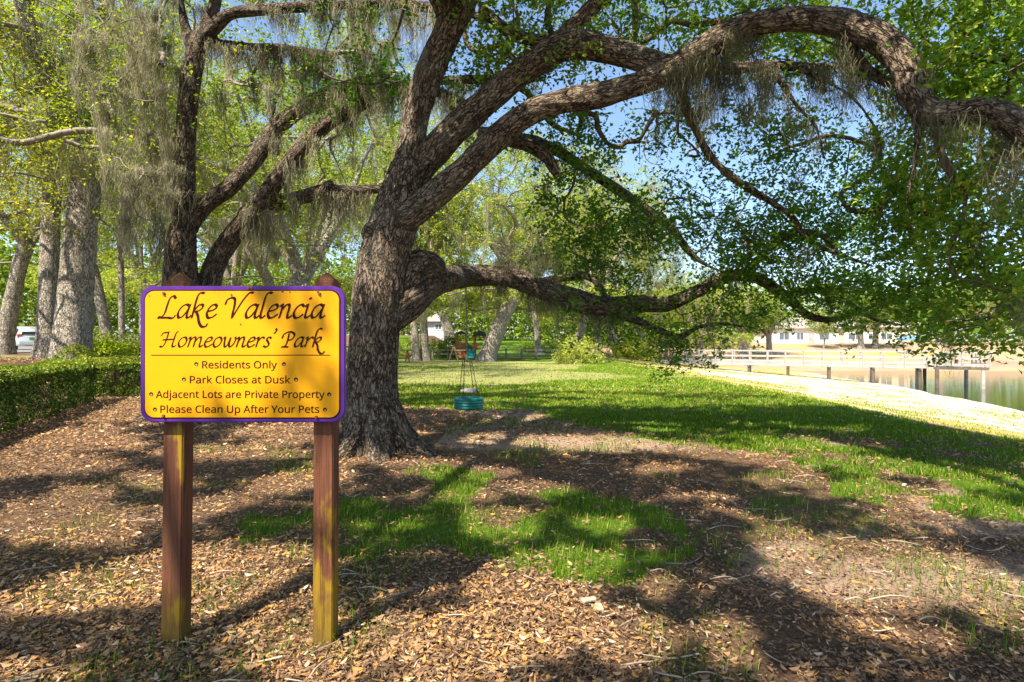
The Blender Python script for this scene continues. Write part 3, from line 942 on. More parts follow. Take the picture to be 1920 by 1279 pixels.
names = dict(zip("TR LA LB LB2 LB3 LC LD LD2 LD3 LE LE2 LG LGK LGK2 LG2 LG3 LG4 LH LH2 LI LJ LK".split(), oak_paths))
knot = region(1215, 1440, 110, 200, 5.6, 6.2, 16)
mo = np.vstack([along(names["LC"], 22, lo=.42, hi=.52), along(names["LC"], 5, lo=.72, hi=.95), along(names["LD"], 18), along(names["LD2"], 6), along(names["LD3"], 8), along(names["LE"], 8), along(names["LG"], 26, lo=.30, hi=.55), along(names["LH"], 12), knot,
                region(930, 1050, 440, 520, 9.4, 9.7, 22), region(1860, 1925, 230, 330, 4.2, 4.6, 5), region(1120, 1230, 390, 430, 8.6, 9, 10), A[rng.choice(len(A), 60)]])
V, F, T = moss_strands(mo, 60, rng.uniform(0.2, 0.6, len(mo)), 0.0065, 0.075)
link("hanging_moss", np_mesh("hanging_moss", V, F, False, {"tint": np.clip(T * 0.38, 0, 1)}), M["moss"], oak)

# ------------------------------------------------------------------ the second oak, behind the notice board
oak2 = thing("live_oak", "dark many-stemmed live oak hung with grey moss behind the notice board's left half", "tree", (-5.4, 9.6, 0.0))
S = [
 [(345, 812, 9.6, 120), (345, 760, 9.6, 96), (345, 640, 9.6, 79), (338, 500, 9.5, 64), (342, 440, 9.5, 53), (346, 380, 9.5, 43), (347, 300, 9.5, 40), (352, 200, 9.5, 40), (362, 120, 9.5, 39), (376, 75, 9.5, 36), (392, 40, 9.5, 28), (404, 0, 9.4, 24), (420, -80, 9.2, 21), (450, -200, 8.8, 14)],
 [(360, 90, 9.5, 29), (350, 60, 9.5, 22), (342, 20, 9.45, 15), (335, -40, 9.3, 12)],
 [(378, 76, 9.5, 31), (410, 42, 9.45, 28), (440, 24, 9.4, 24), (520, 18, 9.3, 22), (600, 10, 9.2, 22), (700, 4, 9.0, 22), (800, 14, 8.8, 21), (850, 20, 8.7, 17), (920, 40, 8.5, 12)],
 [(392, 78, 9.5, 15), (430, 84, 9.6, 16), (480, 89, 9.7, 16), (530, 89, 9.8, 15), (575, 96, 9.9, 12), (630, 100, 10, 7)],
 [(340, 470, 9.5, 46), (352, 430, 9.5, 38), (385, 385, 9.6, 36), (430, 352, 9.7, 34), (470, 310, 9.8, 34), (500, 265, 9.9, 34), (540, 222, 10, 34), (590, 190, 10, 33), (640, 168, 9.9, 29), (700, 155, 9.8, 28), (760, 162, 9.6, 24), (830, 175, 9.5, 21), (880, 200, 9.5, 15), (910, 230, 9.5, 10)],
 [(372, 800, 9.9, 95), (378, 700, 9.9, 77), (386, 580, 9.9, 57), (398, 510, 9.9, 46), (424, 460, 9.9, 41), (468, 405, 9.9, 40), (508, 352, 9.9, 36), (548, 298, 9.9, 34), (588, 254, 10, 33), (634, 218, 10, 29), (680, 196, 10.2, 26), (720, 170, 10.2, 21), (800, 155, 10.4, 19), (870, 150, 10.6, 17), (950, 158, 10.8, 14)],
 [(415, 470, 9.9, 33), (455, 420, 9.9, 31), (490, 398, 10, 33), (530, 382, 10.1, 33), (575, 368, 10.2, 30), (610, 357, 10.3, 28), (650, 358, 10.4, 22), (690, 356, 10.5, 22), (730, 352, 10.6, 19), (790, 330, 10.8, 14)],
 [(598, 366, 10.2, 22), (612, 350, 10.2, 17), (622, 338, 10.2, 10)],
 [(520, 290, 9.9, 17), (508, 240, 10, 12), (515, 190, 10.1, 9)],
 [(640, 170, 9.9, 15), (690, 185, 10.2, 12), (730, 185, 10.5, 10)],
]
oak2_paths = [px_path(r) for r in S]
for a, L in [(-90, .5), (-30, .7), (30, .5), (150, .6), (210, .7)]:
    ca, sa = math.cos(math.radians(a)), math.sin(math.radians(a))
    oak2_paths.append(wpath([(-5.4 + .3 * ca, 9.7 + .3 * sa, .5, .2), (-5.4 + .6 * ca, 9.7 + .6 * sa, .12, .15), (-5.4 + (.7 + L * .5) * ca, 9.7 + (.7 + L * .5) * sa, -.06, .06)], 0.1))
wood("trunk", oak2_paths, M["bark_dark"], oak2, 0.03, 16, 0.08, 0.018, 4.0)
nodes2 = np.vstack([p[:, :3] for p in oak2_paths[:10]])
A2 = np.vstack([region(250, 720, -80, 160, 9.4, 12.5, 150), region(380, 720, 150, 480, 9.8, 13.5, 150), region(180, 330, 60, 420, 8.8, 10.5, 60)])
px, py = to_px(A2[:, 0], A2[:, 1], A2[:, 2])
A2 = A2[(fbm(px / 70, py / 60, 17.0) > 0.42)]
hang = np.vstack([region(225, 330, 310, 440, 8.6, 9.6, 22), region(180, 330, 150, 330, 8.8, 11, 34), region(150, 340, -40, 180, 8.8, 11, 44), region(630, 760, 20, 180, 9.6, 10.4, 22), region(470, 620, 100, 170, 9.6, 10.2, 10)])
pos, par, n0_, ends = grow(nodes2, np.vstack([A2, hang]))
tw = twig_mesh(pos, par, n0_, 0.005, 0.0042, 0.045)
lp, own = sprig_points(A2, 84, 0.25, sprigs=7, sub=0.06)
k = sun_keep(lp, 0.3); lp, own = lp[k], own[k]
tint = np.clip(0.5 + rng.normal(size=len(lp)) * 0.18 + 0.3 * (fbm(own * 0.77, own * 0.31, 6.0) - 0.5), 0, 1)
V, F, T = leaf_quads(lp, rng.uniform(0.055, 0.095, len(lp)), 0.52, tint=tint)
cr = link("crown", crown_mesh("crown", tw, V, F, T), M["spring_leaf"], oak2)
cr.data.materials.append(M["twig_grey"])
def near_nodes(pos, n):
    return pos[rng.integers(0, len(pos), n)]
mo = np.vstack([along(oak2_paths[4], 26, lo=.25), along(oak2_paths[5], 22, lo=.4), along(oak2_paths[6], 26, lo=.2), along(oak2_paths[2], 20, lo=.3, hi=.9), along(oak2_paths[3], 18), along(oak2_paths[0], 14, lo=.35, hi=.7),
                hang, near_nodes(pos[n0_:], 50)])
ml = np.concatenate([rng.uniform(0.2, 0.95, len(mo) - 50), rng.uniform(.3, .7, 50)])
V, F, T = moss_strands(mo, 90, ml, 0.010, 0.085)
link("hanging_moss", np_mesh("hanging_moss", V, F, False, {"tint": T}), M["moss"], oak2)

# ------------------------------------------------------------------ the notice board
SD = 2.44
def on_sign(px, py, off=0.0):
    d = SD - off
    return ((px - CX) / FPX * SD, d, CAMZ + (CY - py) / FPX * SD)
sgn = thing("notice_board", "yellow notice board with purple rim on two worn wooden posts", "sign", (-1.18, 2.5, 0))

def rrect(x0, y0, x1, y1, r, n=8):
    pts = []
    for cx, cy, a0 in ((x1 - r, y0 + r, -90), (x1 - r, y1 - r, 0), (x0 + r, y1 - r, 90), (x0 + r, y0 + r, 180)):
        for i in range(n + 1):
            a = math.radians(a0 + 90 * i / n)
            pts.append((cx + r * math.cos(a), cy + r * math.sin(a)))
    return pts
def plate(name, x0, y0, x1, y1, r, off, th, mat, bev=0.0):
    bm = bmesh.new()
    vs = [bm.verts.new(on_sign(x, y, off)) for x, y in rrect(x0, y0, x1, y1, r)]
    f = bm.faces.new(vs)
    e = bmesh.ops.extrude_face_region(bm, geom=[f])
    nv = [g_ for g_ in e["geom"] if isinstance(g_, bmesh.types.BMVert)]
    bmesh.ops.translate(bm, verts=nv, vec=(0, th, 0))
    bmesh.ops.recalc_face_normals(bm, faces=list(bm.faces))
    if bev:
        es = [ed for ed in bm.edges if abs(ed.verts[0].co.y - ed.verts[1].co.y) < 1e-6]
        bmesh.ops.bevel(bm, geom=es, offset=bev, segments=3, affect='EDGES')
    me = bpy.data.meshes.new(name); bm.to_mesh(me); bm.free()
    return link(name, me, mat, sgn)

def painted(name, base, spot, amt=0.1, rough=0.38, streak=None):
    m, nt, b = new_mat(name)
    tc = N(nt, "ShaderNodeTexCoord").outputs["Object"]
    n1 = noise(nt, tc, 4.5, 5, 0.65)
    c = mixc(nt, n1.outputs["Fac"], tuple(v * 0.93 for v in base), tuple(min(1, v * 1.06) for v in base))
    v = N(nt, "ShaderNodeTexVoronoi", feature='F1')
    v.inputs["Scale"].default_value = 13
    v.inputs["Randomness"].default_value = 1.0
    nt.links.new(tc, v.inputs["Vector"])
    n2 = noise(nt, tc, 60, 3, 0.6)
    dsum = mathn(nt, 'ADD', v.outputs["Distance"], mathn(nt, 'MULTIPLY', n2.outputs["Fac"], 0.10))
    r = ramp(nt, [(0.075, (1, 1, 1)), (0.11, (0, 0, 0))], dsum)
    pick = ramp(nt, [(0.50, (0, 0, 0)), (0.60, (1, 1, 1))], noise(nt, tc, 2.6, 2, 0.5).outputs["Fac"])
    c = mixc(nt, mathn(nt, 'MULTIPLY', mathn(nt, 'MULTIPLY', r.outputs["Color"], pick.outputs["Color"]), amt), c, spot)
    nt.links.new(c, b.inputs["Base Color"])
    b.inputs["Roughness"].default_value = rough
    b.inputs["Specular IOR Level"].default_value = 0.16
    rr = ramp(nt, [(0.3, (rough - .08,) * 3), (0.7, (rough + .15,) * 3)], n2.outputs["Fac"])
    nt.links.new(rr.outputs["Color"], b.inputs["Roughness"])
    bump(nt, b, n2.outputs["Fac"], 0.15, 0.001)
    return m
M["purple"] = painted("purple_paint", (0.08, 0.022, 0.20), (0.06, 0.03, 0.05), 0.6, 0.35)
M["yellow"] = painted("yellow_paint", (0.66, 0.30, 0.002), (0.28, 0.08, 0.02), 0.8, 0.42)
M["maroon"] = simple("maroon_lettering", (0.030, 0.006, 0.006), 0.7, var=0.35, scale=40, spec=0.08)
M["rust"] = simple("rust", (0.16, 0.05, 0.02), 0.85, var=0.5, scale=120)
plate("frame", 265, 537, 648, 792, 25, 0.008, 0.022, M["purple"], 0.004)
plate("groove_shade", 273, 544.5, 639.5, 785, 19, 0.0095, 0.004, M["maroon"])  # shadow line inside the rim, put in as a dark plate
plate("panel", 275.2, 546.7, 637.3, 782.8, 17.5, 0.0125, 0.004, M["yellow"], 0.0012)

# lettering: a broad pen drawn along strokes
G = {
 'a': (0.98, [[(.78, .86), (.52, 1.0), (.22, .78), (.06, .36), (.18, .02), (.42, .12), (.66, .52), (.80, 1.0)], [(.80, 1.0), (.72, .5), (.70, .12), (.82, 0), (1.0, .2)]]),
 'k': (1.0, [[(.62, 1.80), (.40, 1.86), (.22, 1.66), (.16, 1.2), (.13, .6), (.10, 0)], [(.12, .45), (.40, .92), (.66, .98), (.70, .76), (.46, .52), (.16, .46)], [(.30, .50), (.50, .15), (.66, -.30), (.90, -.62), (1.18, -.62), (1.26, -.42)]]),
 'e': (.82, [[(.10, .48), (.46, .58), (.68, .80), (.52, 1.0), (.24, .84), (.07, .40), (.22, .02), (.50, .06), (.76, .30)]]),
 'l': (.52, [[(.62, 1.80), (.40, 1.86), (.22, 1.62), (.15, .9), (.11, .2), (.22, 0), (.44, .2)]]),
 'n': (.98, [[(.0, .82), (.16, 1.0), (.15, .5), (.10, 0)], [(.12, .45), (.36, .90), (.58, 1.0), (.66, .76), (.62, .2), (.72, 0), (.94, .2)]]),
 'm': (1.5, [[(.0, .82), (.16, 1.0), (.15, .5), (.10, 0)], [(.12, .45), (.36, .90), (.58, 1.0), (.65, .76), (.62, .4), (.60, 0)], [(.62, .45), (.86, .90), (1.08, 1.0), (1.16, .76), (1.12, .2), (1.22, 0), (1.44, .2)]]),
 'c': (.76, [[(.68, .84), (.48, 1.0), (.20, .78), (.06, .36), (.22, .02), (.48, .05), (.72, .28)]]),
 'i': (.48, [[(.0, .82), (.16, 1.0), (.14, .5), (.12, .15), (.24, 0), (.44, .2)], [(.20, 1.46), (.25, 1.40)]]),
 'o': (.90, [[(.46, 1.0), (.18, .80), (.06, .38), (.26, 0), (.60, .18), (.76, .62), (.62, .96), (.40, .98)]]),
 'w': (1.25, [[(.0, .85), (.14, 1.0), (.16, .4), (.28, 0), (.50, .25), (.64, .95)], [(.64, .95), (.62, .3), (.74, 0), (1.0, .28), (1.14, .78), (1.04, 1.0)]]),
 'r': (.70, [[(.0, .82), (.16, 1.0), (.15, .5), (.10, 0)], [(.12, .45), (.36, .88), (.56, 1.0), (.70, .88)]]),
 's': (.72, [[(.64, .88), (.44, 1.0), (.24, .80), (.42, .52), (.54, .24), (.34, 0), (.06, .12)]]),
 "'": (.40, [[(.16, 1.85), (.26, 1.70), (.20, 1.50), (.06, 1.36)]]),
 'L': (1.15, [[(.86, 1.42), (.66, 1.62), (.44, 1.40), (.36, .9), (.30, .35), (.10, .04), (-.08, .0)], [(-.10, .08), (.20, .02), (.60, .02), (.92, -.02), (1.06, .20)]]),
 'V': (1.28, [[(-.20, 1.0), (-.16, 1.30), (.10, 1.48), (.36, 1.40), (.44, .9), (.42, .4), (.44, 0)], [(.44, 0), (.70, .70), (.98, 1.36), (1.30, 1.84), (1.56, 1.84)]]),
 'H': (1.55, [[(-.12, 1.12), (.02, 1.42), (.36, 1.44), (.48, 1.50), (.44, .9), (.34, .30), (.14, 0), (-.06, .08)], [(1.36, 1.56), (1.20, 1.40), (1.12, .8), (1.06, .2), (1.20, 0), (1.40, .16)], [(.10, .72), (.60, .74), (1.16, .80)]]),
 'P': (1.12, [[(.46, 1.36), (.46, .8), (.40, .25), (.22, .02)], [(.02, .0), (.30, .03), (.62, .0)], [(-.08, .88), (-.02, 1.26), (.40, 1.52), (.88, 1.40), (.98, 1.05), (.74, .74), (.42, .68)]]),
 ' ': (.62, []),
}
def pen_line(name, text, px0, px1, base, xh, off, slant=0.20, nib=0.225, th=0.085):
    x, strokes = 0.0, []
    for ch in text:
        adv, st = G[ch]
        for s in st:
            strokes.append([(x + a + slant * b_, b_) for a, b_ in s])
        x += adv
    xs = [p[0] for s in strokes for p in s]
    k = (px1 - px0) / (max(xs) - min(xs))
    mn = min(xs)
    ang = math.radians(42)
    nx, ny = math.cos(ang) * nib / 2, math.sin(ang) * nib / 2
    bm = bmesh.new()
    zc = 0
    def q(pts):
        nonlocal zc
        zc += 1
        vs = [bm.verts.new(on_sign(px0 + (a - mn) * k, base - b_ * xh, off + zc * 1.2e-6)) for a, b_ in pts]
        bm.faces.new(vs)
    for s in strokes:
        c = catmull(np.array([(a, b_, 0) for a, b_ in s]), 0.07)[:, :2]
        for (x0, y0), (x1, y1) in zip(c[:-1], c[1:]):
            cr = (x1 - x0) * ny - (y1 - y0) * nx
            a = [(x0 - nx, y0 - ny), (x0 + nx, y0 + ny), (x1 + nx, y1 + ny), (x1 - nx, y1 - ny)]
            q(a if cr > 0 else a[::-1])
            L = math.hypot(x1 - x0, y1 - y0)
            ux, uy = -(y1 - y0) / L * th / 2, (x1 - x0) / L * th / 2
            ex, ey = (x1 - x0) * .15, (y1 - y0) * .15
            q([(x0 - ux - ex, y0 - uy - ey), (x0 + ux - ex, y0 + uy - ey), (x1 + ux + ex, y1 + uy + ey), (x1 - ux + ex, y1 - uy + ey)][::-1])
    for f in bm.faces:
        f.normal_update()
        if f.normal.y > 0: f.normal_flip()
    me = bpy.data.meshes.new(name); bm.to_mesh(me); bm.free()
    return link(name, me, M["maroon"], sgn)
LOFF = 0.0132
pen_line("lettering", "Lake Valencia", 300, 611, 597, 25.5, LOFF)
pen_line("lettering", "Homeowners' Park", 303, 610, 651, 18.5, LOFF)

import os
SANS = None
try:                                        # the sans face that ships inside Blender; its default face otherwise
    SANS = bpy.data.fonts.load(os.path.join(bpy.utils.resource_path('LOCAL'), "datafiles", "fonts", "NotoSansHebrew-Regular.woff2"))
except Exception as e:
    print("default face", e)
CAPH = [0.7]
def cap_height():
    cu = bpy.data.curves.new("lettering", 'FONT')
    cu.body = "H"
    if SANS: cu.font = SANS
    o = bpy.data.objects.new("tmp", cu)
    COL.objects.link(o)
    me = bpy.data.meshes.new_from_object(o.evaluated_get(bpy.context.evaluated_depsgraph_get()))
    CAPH[0] = max(v.co.y for v in me.vertices) - min(v.co.y for v in me.vertices)
    bpy.data.objects.remove(o); bpy.data.meshes.remove(me)
cap_height()
def type_line(text, px0, px1, base, cap):
    cu = bpy.data.curves.new("lettering", 'FONT')
    cu.body = text
    if SANS: cu.font = SANS
    cu.size = 1.0
    o = bpy.data.objects.new("tmp", cu)
    COL.objects.link(o)
    dg = bpy.context.evaluated_depsgraph_get()
    me = bpy.data.meshes.new_from_object(o.evaluated_get(dg))
    bpy.data.objects.remove(o)
    co = np.array([v.co[:] for v in me.vertices])
    caph = CAPH[0]
    x0, x1 = co[:, 0].min(), co[:, 0].max()
    sc = (px1 - px0) / (x1 - x0)
    sy_ = cap / caph
    for v, c in zip(me.vertices, co):
        v.co = on_sign(px0 + (c[0] - x0) * sc, base - c[1] * sy_, LOFF)
    bm = bmesh.new()                      # the routed strokes are a little bolder than the type
    for k_, (dx, dz) in enumerate(((0, 0), (.55, 0), (.28, .45))):
        n0 = len(bm.verts)
        bm.from_mesh(me)
        bm.verts.ensure_lookup_table()
        bmesh.ops.translate(bm, verts=bm.verts[n0:], vec=(dx * SD / FPX, -k_ * 6e-5, dz * SD / FPX))
    bm.to_mesh(me); bm.free()
    me.name = "lettering"
    me.materials.clear()
    for p in me.polygons: pass
    return link("lettering", me, M["maroon"], sgn)
type_line("Residents Only", 382, 521, 691, 13.2)
type_line("Park Closes at Dusk", 359, 546, 719, 13.4)
type_line("Adjacent Lots are Private Property", 295.5, 610, 746.3, 13.4)
type_line("Please Clean Up After Your Pets", 304, 600, 774, 13.4)
M["dimple_light"] = simple("dimple_light", (0.30, 0.20, 0.12), 0.6, var=0.3, scale=50)
for px, py in [(371, 683), (534.5, 683), (348, 711.5), (557, 711.5), (287, 739), (619, 739.5), (294, 767.5), (611, 768)]:
    mb = MB()
    c = Vector(on_sign(px, py, 0.0126))
    mb.cyl(c, c + Vector((0, -0.0012, 0)), 0.0088, 0.0084, 20)
    o = mb.build("bullet", M["maroon"], sgn)
    mb = MB()
    c = Vector(on_sign(px + 0.6, py + 1.3, 0.0138))
    mb.cyl(c, c + Vector((0, -0.0006, 0)), 0.0046, 0.0044, 14)
    mb.build("dimple_light", M["dimple_light"], o)  # lighter disc paints the lit lower part of the bullet's hollow
mb = MB()
a, b_ = Vector(on_sign(287, 666.3, .0128)), Vector(on_sign(621, 666.3, .0128))
mb.beam(a, b_, 0.0014, 0.0032)
mb.build("rule", M["maroon"], sgn)
for px, py in [(310, 779.5), (595, 782), (311, 551.5), (601, 552)]:
    mb = MB()
    c = Vector(on_sign(px, py, 0.010))
    mb.cyl(c, c + Vector((0, -0.010, 0)), 0.0085, 0.006, 6)
    mb.build("bolt", M["rust"], sgn)
# grime blots
for px, py, r in [(468, 540, 3.5), (474, 541, 2.5), (532, 548, 2), (546, 549, 1.6), (437, 554, 2.2), (586, 560, 1.8), (454, 609, 1.6), (284, 556, 1.4), (598, 548, 2.2)]:
    bm = bmesh.new()
    vs = []
    for i in range(11):
        a = i * 2 * math.pi / 11
        rr = r * random.uniform(0.6, 1.25)
        vs.append(bm.verts.new(on_sign(px + rr * math.cos(a), py + rr * math.sin(a) * 1.2, 0.0136 + r * 1e-4)))
    bm.faces.new(vs[::-1])
    me = bpy.data.meshes.new("rust_spot"); bm.to_mesh(me); bm.free()
    link("rust_spot", me, M["rust"], sgn)

# posts: old brown stain worn through to a yellow-green wood
m, nt, b = new_mat("worn_post")
tc = N(nt, "ShaderNodeTexCoord").outputs["Object"]
mp = N(nt, "ShaderNodeMapping"); mp.inputs["Scale"].default_value = (26, 26, 1.6); nt.links.new(tc, mp.inputs["Vector"])
gr = noise(nt, mp.outputs["Vector"], 1.5, 6, 0.7, 0.6)
mp2 = N(nt, "ShaderNodeMapping"); mp2.inputs["Scale"].default_value = (4.5, 4.5, 2.4); mp2.inputs["Location"].default_value = (2.3, 0.4, 1.9); nt.links.new(tc, mp2.inputs["Vector"])
pt = noise(nt, mp2.outputs["Vector"], 1.0, 4, 0.6)
mask = ramp(nt, [(0.505, (0, 0, 0)), (0.58, (1, 1, 1))], mathn(nt, 'ADD', pt.outputs["Fac"], mathn(nt, 'MULTIPLY', mathn(nt, 'SUBTRACT', gr.outputs["Fac"], .5), .25)))
red = ramp(nt, [(0.3, (0.065, 0.022, 0.012)), (0.7, (0.175, 0.068, 0.032))], gr.outputs["Fac"])
yel = ramp(nt, [(0.3, (0.13, 0.075, 0.006)), (0.7, (0.31, 0.19, 0.012))], gr.outputs["Fac"])
c = mixc(nt, mask.outputs["Color"], red.outputs["Color"], yel.outputs["Color"])
sep = N(nt, "ShaderNodeSeparateXYZ"); nt.links.new(tc, sep.inputs[0])
foot = N(nt, "ShaderNodeMapRange"); foot.inputs["From Min"].default_value = 0.34; foot.inputs["From Max"].default_value = 0.05
nt.links.new(mathn(nt, 'ADD', sep.outputs["Z"], mathn(nt, 'MULTIPLY', pt.outputs["Fac"], 0.12)), foot.inputs["Value"])
c = mixc(nt, mathn(nt, 'MULTIPLY', foot.outputs["Result"], 0.8), c, (0.15, 0.105, 0.012))
nt.links.new(c, b.inputs["Base Color"])
b.inputs["Roughness"].default_value = 0.75
b.inputs["Specular IOR Level"].default_value = 0.25
bump(nt, b, gr.outputs["Fac"], 0.9, 0.011)
M["post"] = m
def post(xb, xt, w=0.088):
    bm = bmesh.new()
    rings = []
    ztop, zs = 1.642, 1.618
    for z, s in ((-0.15, 1), (0.4, 1), (0.8, 1), (1.2, 1), (zs, 1)):
        x = xb + (xt - xb) * z / 1.64
        h = w / 2 * s
        rings.append([bm.verts.new((x + a * h, 2.475 + 0.045 + b_ * h, z)) for a, b_ in ((-1, -1), (1, -1), (1, 1), (-1, 1))])
    for r0, r1 in zip(rings[:-1], rings[1:]):
        for i in range(4):
            bm.faces.new([r0[i], r0[(i + 1) % 4], r1[(i + 1) % 4], r1[i]])
    ap = bm.verts.new((xt, 2.52, ztop + 0.022))
    for i in range(4):
        bm.faces.new([rings[-1][i], rings[-1][(i + 1) % 4], ap])
    es = [e for e in bm.edges if len(e.link_faces) == 2]
    bmesh.ops.bevel(bm, geom=es, offset=0.005, segments=2, affect='EDGES')
    bmesh.ops.recalc_face_normals(bm, faces=list(bm.faces))
    me = bpy.data.meshes.new("post"); bm.to_mesh(me); bm.free()
    return link("post", me, M["post"], sgn)
post(-1.511, -1.490)
post(-0.838, -0.832)

# ------------------------------------------------------------------ tyre swing under the low bough
td = 9.6
tc_ = P(879, 756, td)
sw = thing("tyre_swing", "green tyre swing hanging flat on four dark chains under the low bough", "swing", (tc_[0], td, tc_[2] - 0.1))
m, nt, b = new_mat("green_rubber")
tcn = N(nt, "ShaderNodeTexCoord").outputs["Object"]
nn = noise(nt, tcn, 9, 5, .65)
r = ramp(nt, [(0.3, (0.0, 0.10, 0.085)), (0.7, (0.005, 0.19, 0.15))], nn.outputs["Fac"])
nt.links.new(r.outputs["Color"], b.inputs["Base Color"])
b.inputs["Roughness"].default_value = 0.42
prof = [(0.155, -.085), (0.20, -.098), (0.238, -.095), (0.252, -.078), (0.2515, -.052), (0.246, -.046), (0.2535, -.040), (0.254, -.004), (0.248, 0), (0.254, .004), (0.2535, .040), (0.246, .046), (0.2515, .052), (0.252, .078), (0.238, .095), (0.20, .098), (0.155, .085), (0.150, .06), (0.20, .05), (0.225, .03), (0.232, 0), (0.225, -.03), (0.20, -.05), (0.150, -.06)]
n = 48
V = np.array([[(tc_[0] + r_ * math.cos(a), td + r_ * math.sin(a), tc_[2] + z) for r_, z in prof] for a in np.arange(n) * 2 * math.pi / n]).reshape(-1, 3)
k = len(prof)
F = [[i * k + j, ((i + 1) % n) * k + j, ((i + 1) % n) * k + (j + 1) % k, i * k + (j + 1) % k] for i in range(n) for j in range(k)]
link("tyre", np_mesh("tyre", V, F, True), m, sw)
M["chain"] = simple("chain", (0.03, 0.03, 0.035), 0.5, 0.6)
top = Vector((tc_[0] - 0.03, td, 1.02))
def chain(a, b_, name="chain"):
    a, b_ = Vector(a), Vector(b_)
    L = (b_ - a).length
    nl = max(2, int(L / 0.045))
    bm = bmesh.new()
    d = (b_ - a).normalized()
    for i in range(nl):
        c = a + (b_ - a) * (i + .5) / nl
        q = d.to_track_quat('Z', 'Y').to_matrix().to_4x4() @ Matrix.Rotation(math.pi / 2 * (i % 2), 4, 'Z')
        ring = []
        for j in range(10):
            t = j * 2 * math.pi / 10
            ring.append(Vector((0.011 * math.cos(t), 0, 0.028 * math.sin(t))))
        prev = None
        rows = []
        for j, p in enumerate(ring):
            o = p.normalized()
            rows.append([bm.verts.new(Matrix.Translation(c) @ q @ (p + o * 0.0042 * math.cos(u) + Vector((0, 0.0042 * math.sin(u), 0)))) for u in (0, 1.57, 3.14, 4.71)])
        for j in range(10):
            r0, r1 = rows[j], rows[(j + 1) % 10]
            for u in range(4):
                bm.faces.new([r0[u], r0[(u + 1) % 4], r1[(u + 1) % 4], r1[u]])
    me = bpy.data.meshes.new(name); bm.to_mesh(me); bm.free()
    return link(name, me, M["chain"], sw)
for a in (35, 125, 215, 305):
    ca, sa = math.cos(math.radians(a)), math.sin(math.radians(a))
    chain((tc_[0] + .19 * ca, td + .19 * sa, tc_[2] + .092), top + Vector((.085 * ca, .085 * sa, 0)))
M["rope"] = simple("rope", (0.16, 0.14, 0.11), 0.9)
mb = MB()
mb.cyl(top, (tc_[0] - .05, td, 2.45), 0.012, n=8)
mb.cyl(top + Vector((0, 0, -.035)), top + Vector((0, 0, .03)), 0.022, n=8)
mb.build("rope", M["rope"], sw)

# ------------------------------------------------------------------ clipped hedges
def hedge(label, pts, w, h, n, tintm, leaf=0.05, dens=1.0, sink=0.0):
    pts = [Vector((x, y, 0)) for x, y in pts]
    t = thing("hedge", label, "hedge", (pts[0].x, pts[0].y, gz(pts[0].x, pts[0].y)), group=None)
    segs = [(a, b_, (b_ - a).length) for a, b_ in zip(pts[:-1], pts[1:])]
    tot = sum(s[2] for s in segs)
    u = rng.random(n) * tot
    X_, Y_, S_ = np.zeros(n), np.zeros(n), u.copy()
    acc = 0
    side = np.zeros((n, 2))
    for a, b_, L in segs:
        mk = (u >= acc) & (u < acc + L)
        q = (u[mk] - acc) / L
        X_[mk] = a.x + (b_.x - a.x) * q
        Y_[mk] = a.y + (b_.y - a.y) * q
        dd = (b_ - a).normalized()
        side[mk] = (-dd.y, dd.x)
        acc += L
    per = rng.random(n) * (2 * h + w)
    lat = np.where(per < h, -1, np.where(per < h + w, (per - h) / w * 2 - 1, 1))
    hz = np.where(per < h, per / h, np.where(per < h + w, 1.0, (2 * h + w - per) / h))
    inn = np.abs(rng.normal(size=n)) * 0.07
    wob = 1 + 0.42 * (fbm(S_ * 1.7, hz * 3 + lat, 3.0) - 0.5)
    lat2 = lat * wob * (1 - inn) * (0.80 + 0.20 * np.sqrt(np.clip(hz, 0, 1))) * (1 - .16 * np.clip(hz - .7, 0, 1) / .3 * (hz < .999))
    z = hz * h * (1 + 0.34 * (fbm(S_ * 1.3, lat * 1.5, 9.0) - 0.5) - .14 * np.abs(lat) ** 4 * (hz > .9)) - np.where(hz > .98, inn * 1.1, 0)
    x, y = X_ + side[:, 0] * lat2 * w / 2, Y_ + side[:, 1] * lat2 * w / 2
    c = np.stack([x, y, terrain(x, y) + z - sink], -1)
    hole = fbm(S_ * 5, hz * 5 + lat * 3, 15.0)
    c_ok = hole > 0.30
    tint = np.clip(tintm + rng.normal(size=n) * 0.17 + 0.40 * (hz > .97) + 0.3 * (hole - .5), 0, 1)  # tops tinted lighter: sunlight put into the leaf colour
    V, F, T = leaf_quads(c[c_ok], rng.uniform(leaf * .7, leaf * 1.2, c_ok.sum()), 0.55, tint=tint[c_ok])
    base = np.stack([X_[:260] + side[:260, 0] * lat[:260] * .2 * w, Y_[:260] + side[:260, 1] * lat[:260] * .2 * w, terrain(X_[:260], Y_[:260])], -1)
    tips = np.stack([x[:260], y[:260], terrain(x[:260], y[:260]) + np.maximum(z[:260], .3)], -1)
    par = np.concatenate([np.full(260, -1), np.arange(260)])
    o = link("foliage", crown_mesh("foliage", twig_mesh(np.vstack([base, tips]), par, 260, 0.006, 0.006, 0.02), V, F, T), M["hedge_leaf"], t)
    o.data.materials.append(M["twig"])
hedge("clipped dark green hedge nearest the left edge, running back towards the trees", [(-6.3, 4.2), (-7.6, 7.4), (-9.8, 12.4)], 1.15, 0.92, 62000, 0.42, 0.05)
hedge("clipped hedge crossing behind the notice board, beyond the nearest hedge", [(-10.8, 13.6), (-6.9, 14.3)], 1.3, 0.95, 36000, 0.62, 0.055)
hedge("low sunny hedge strip farthest back, right of the thick grey trunk", [(-15.6, 19.4), (-10.2, 20.0)], 1.5, 0.45, 16000, 0.78, 0.07)

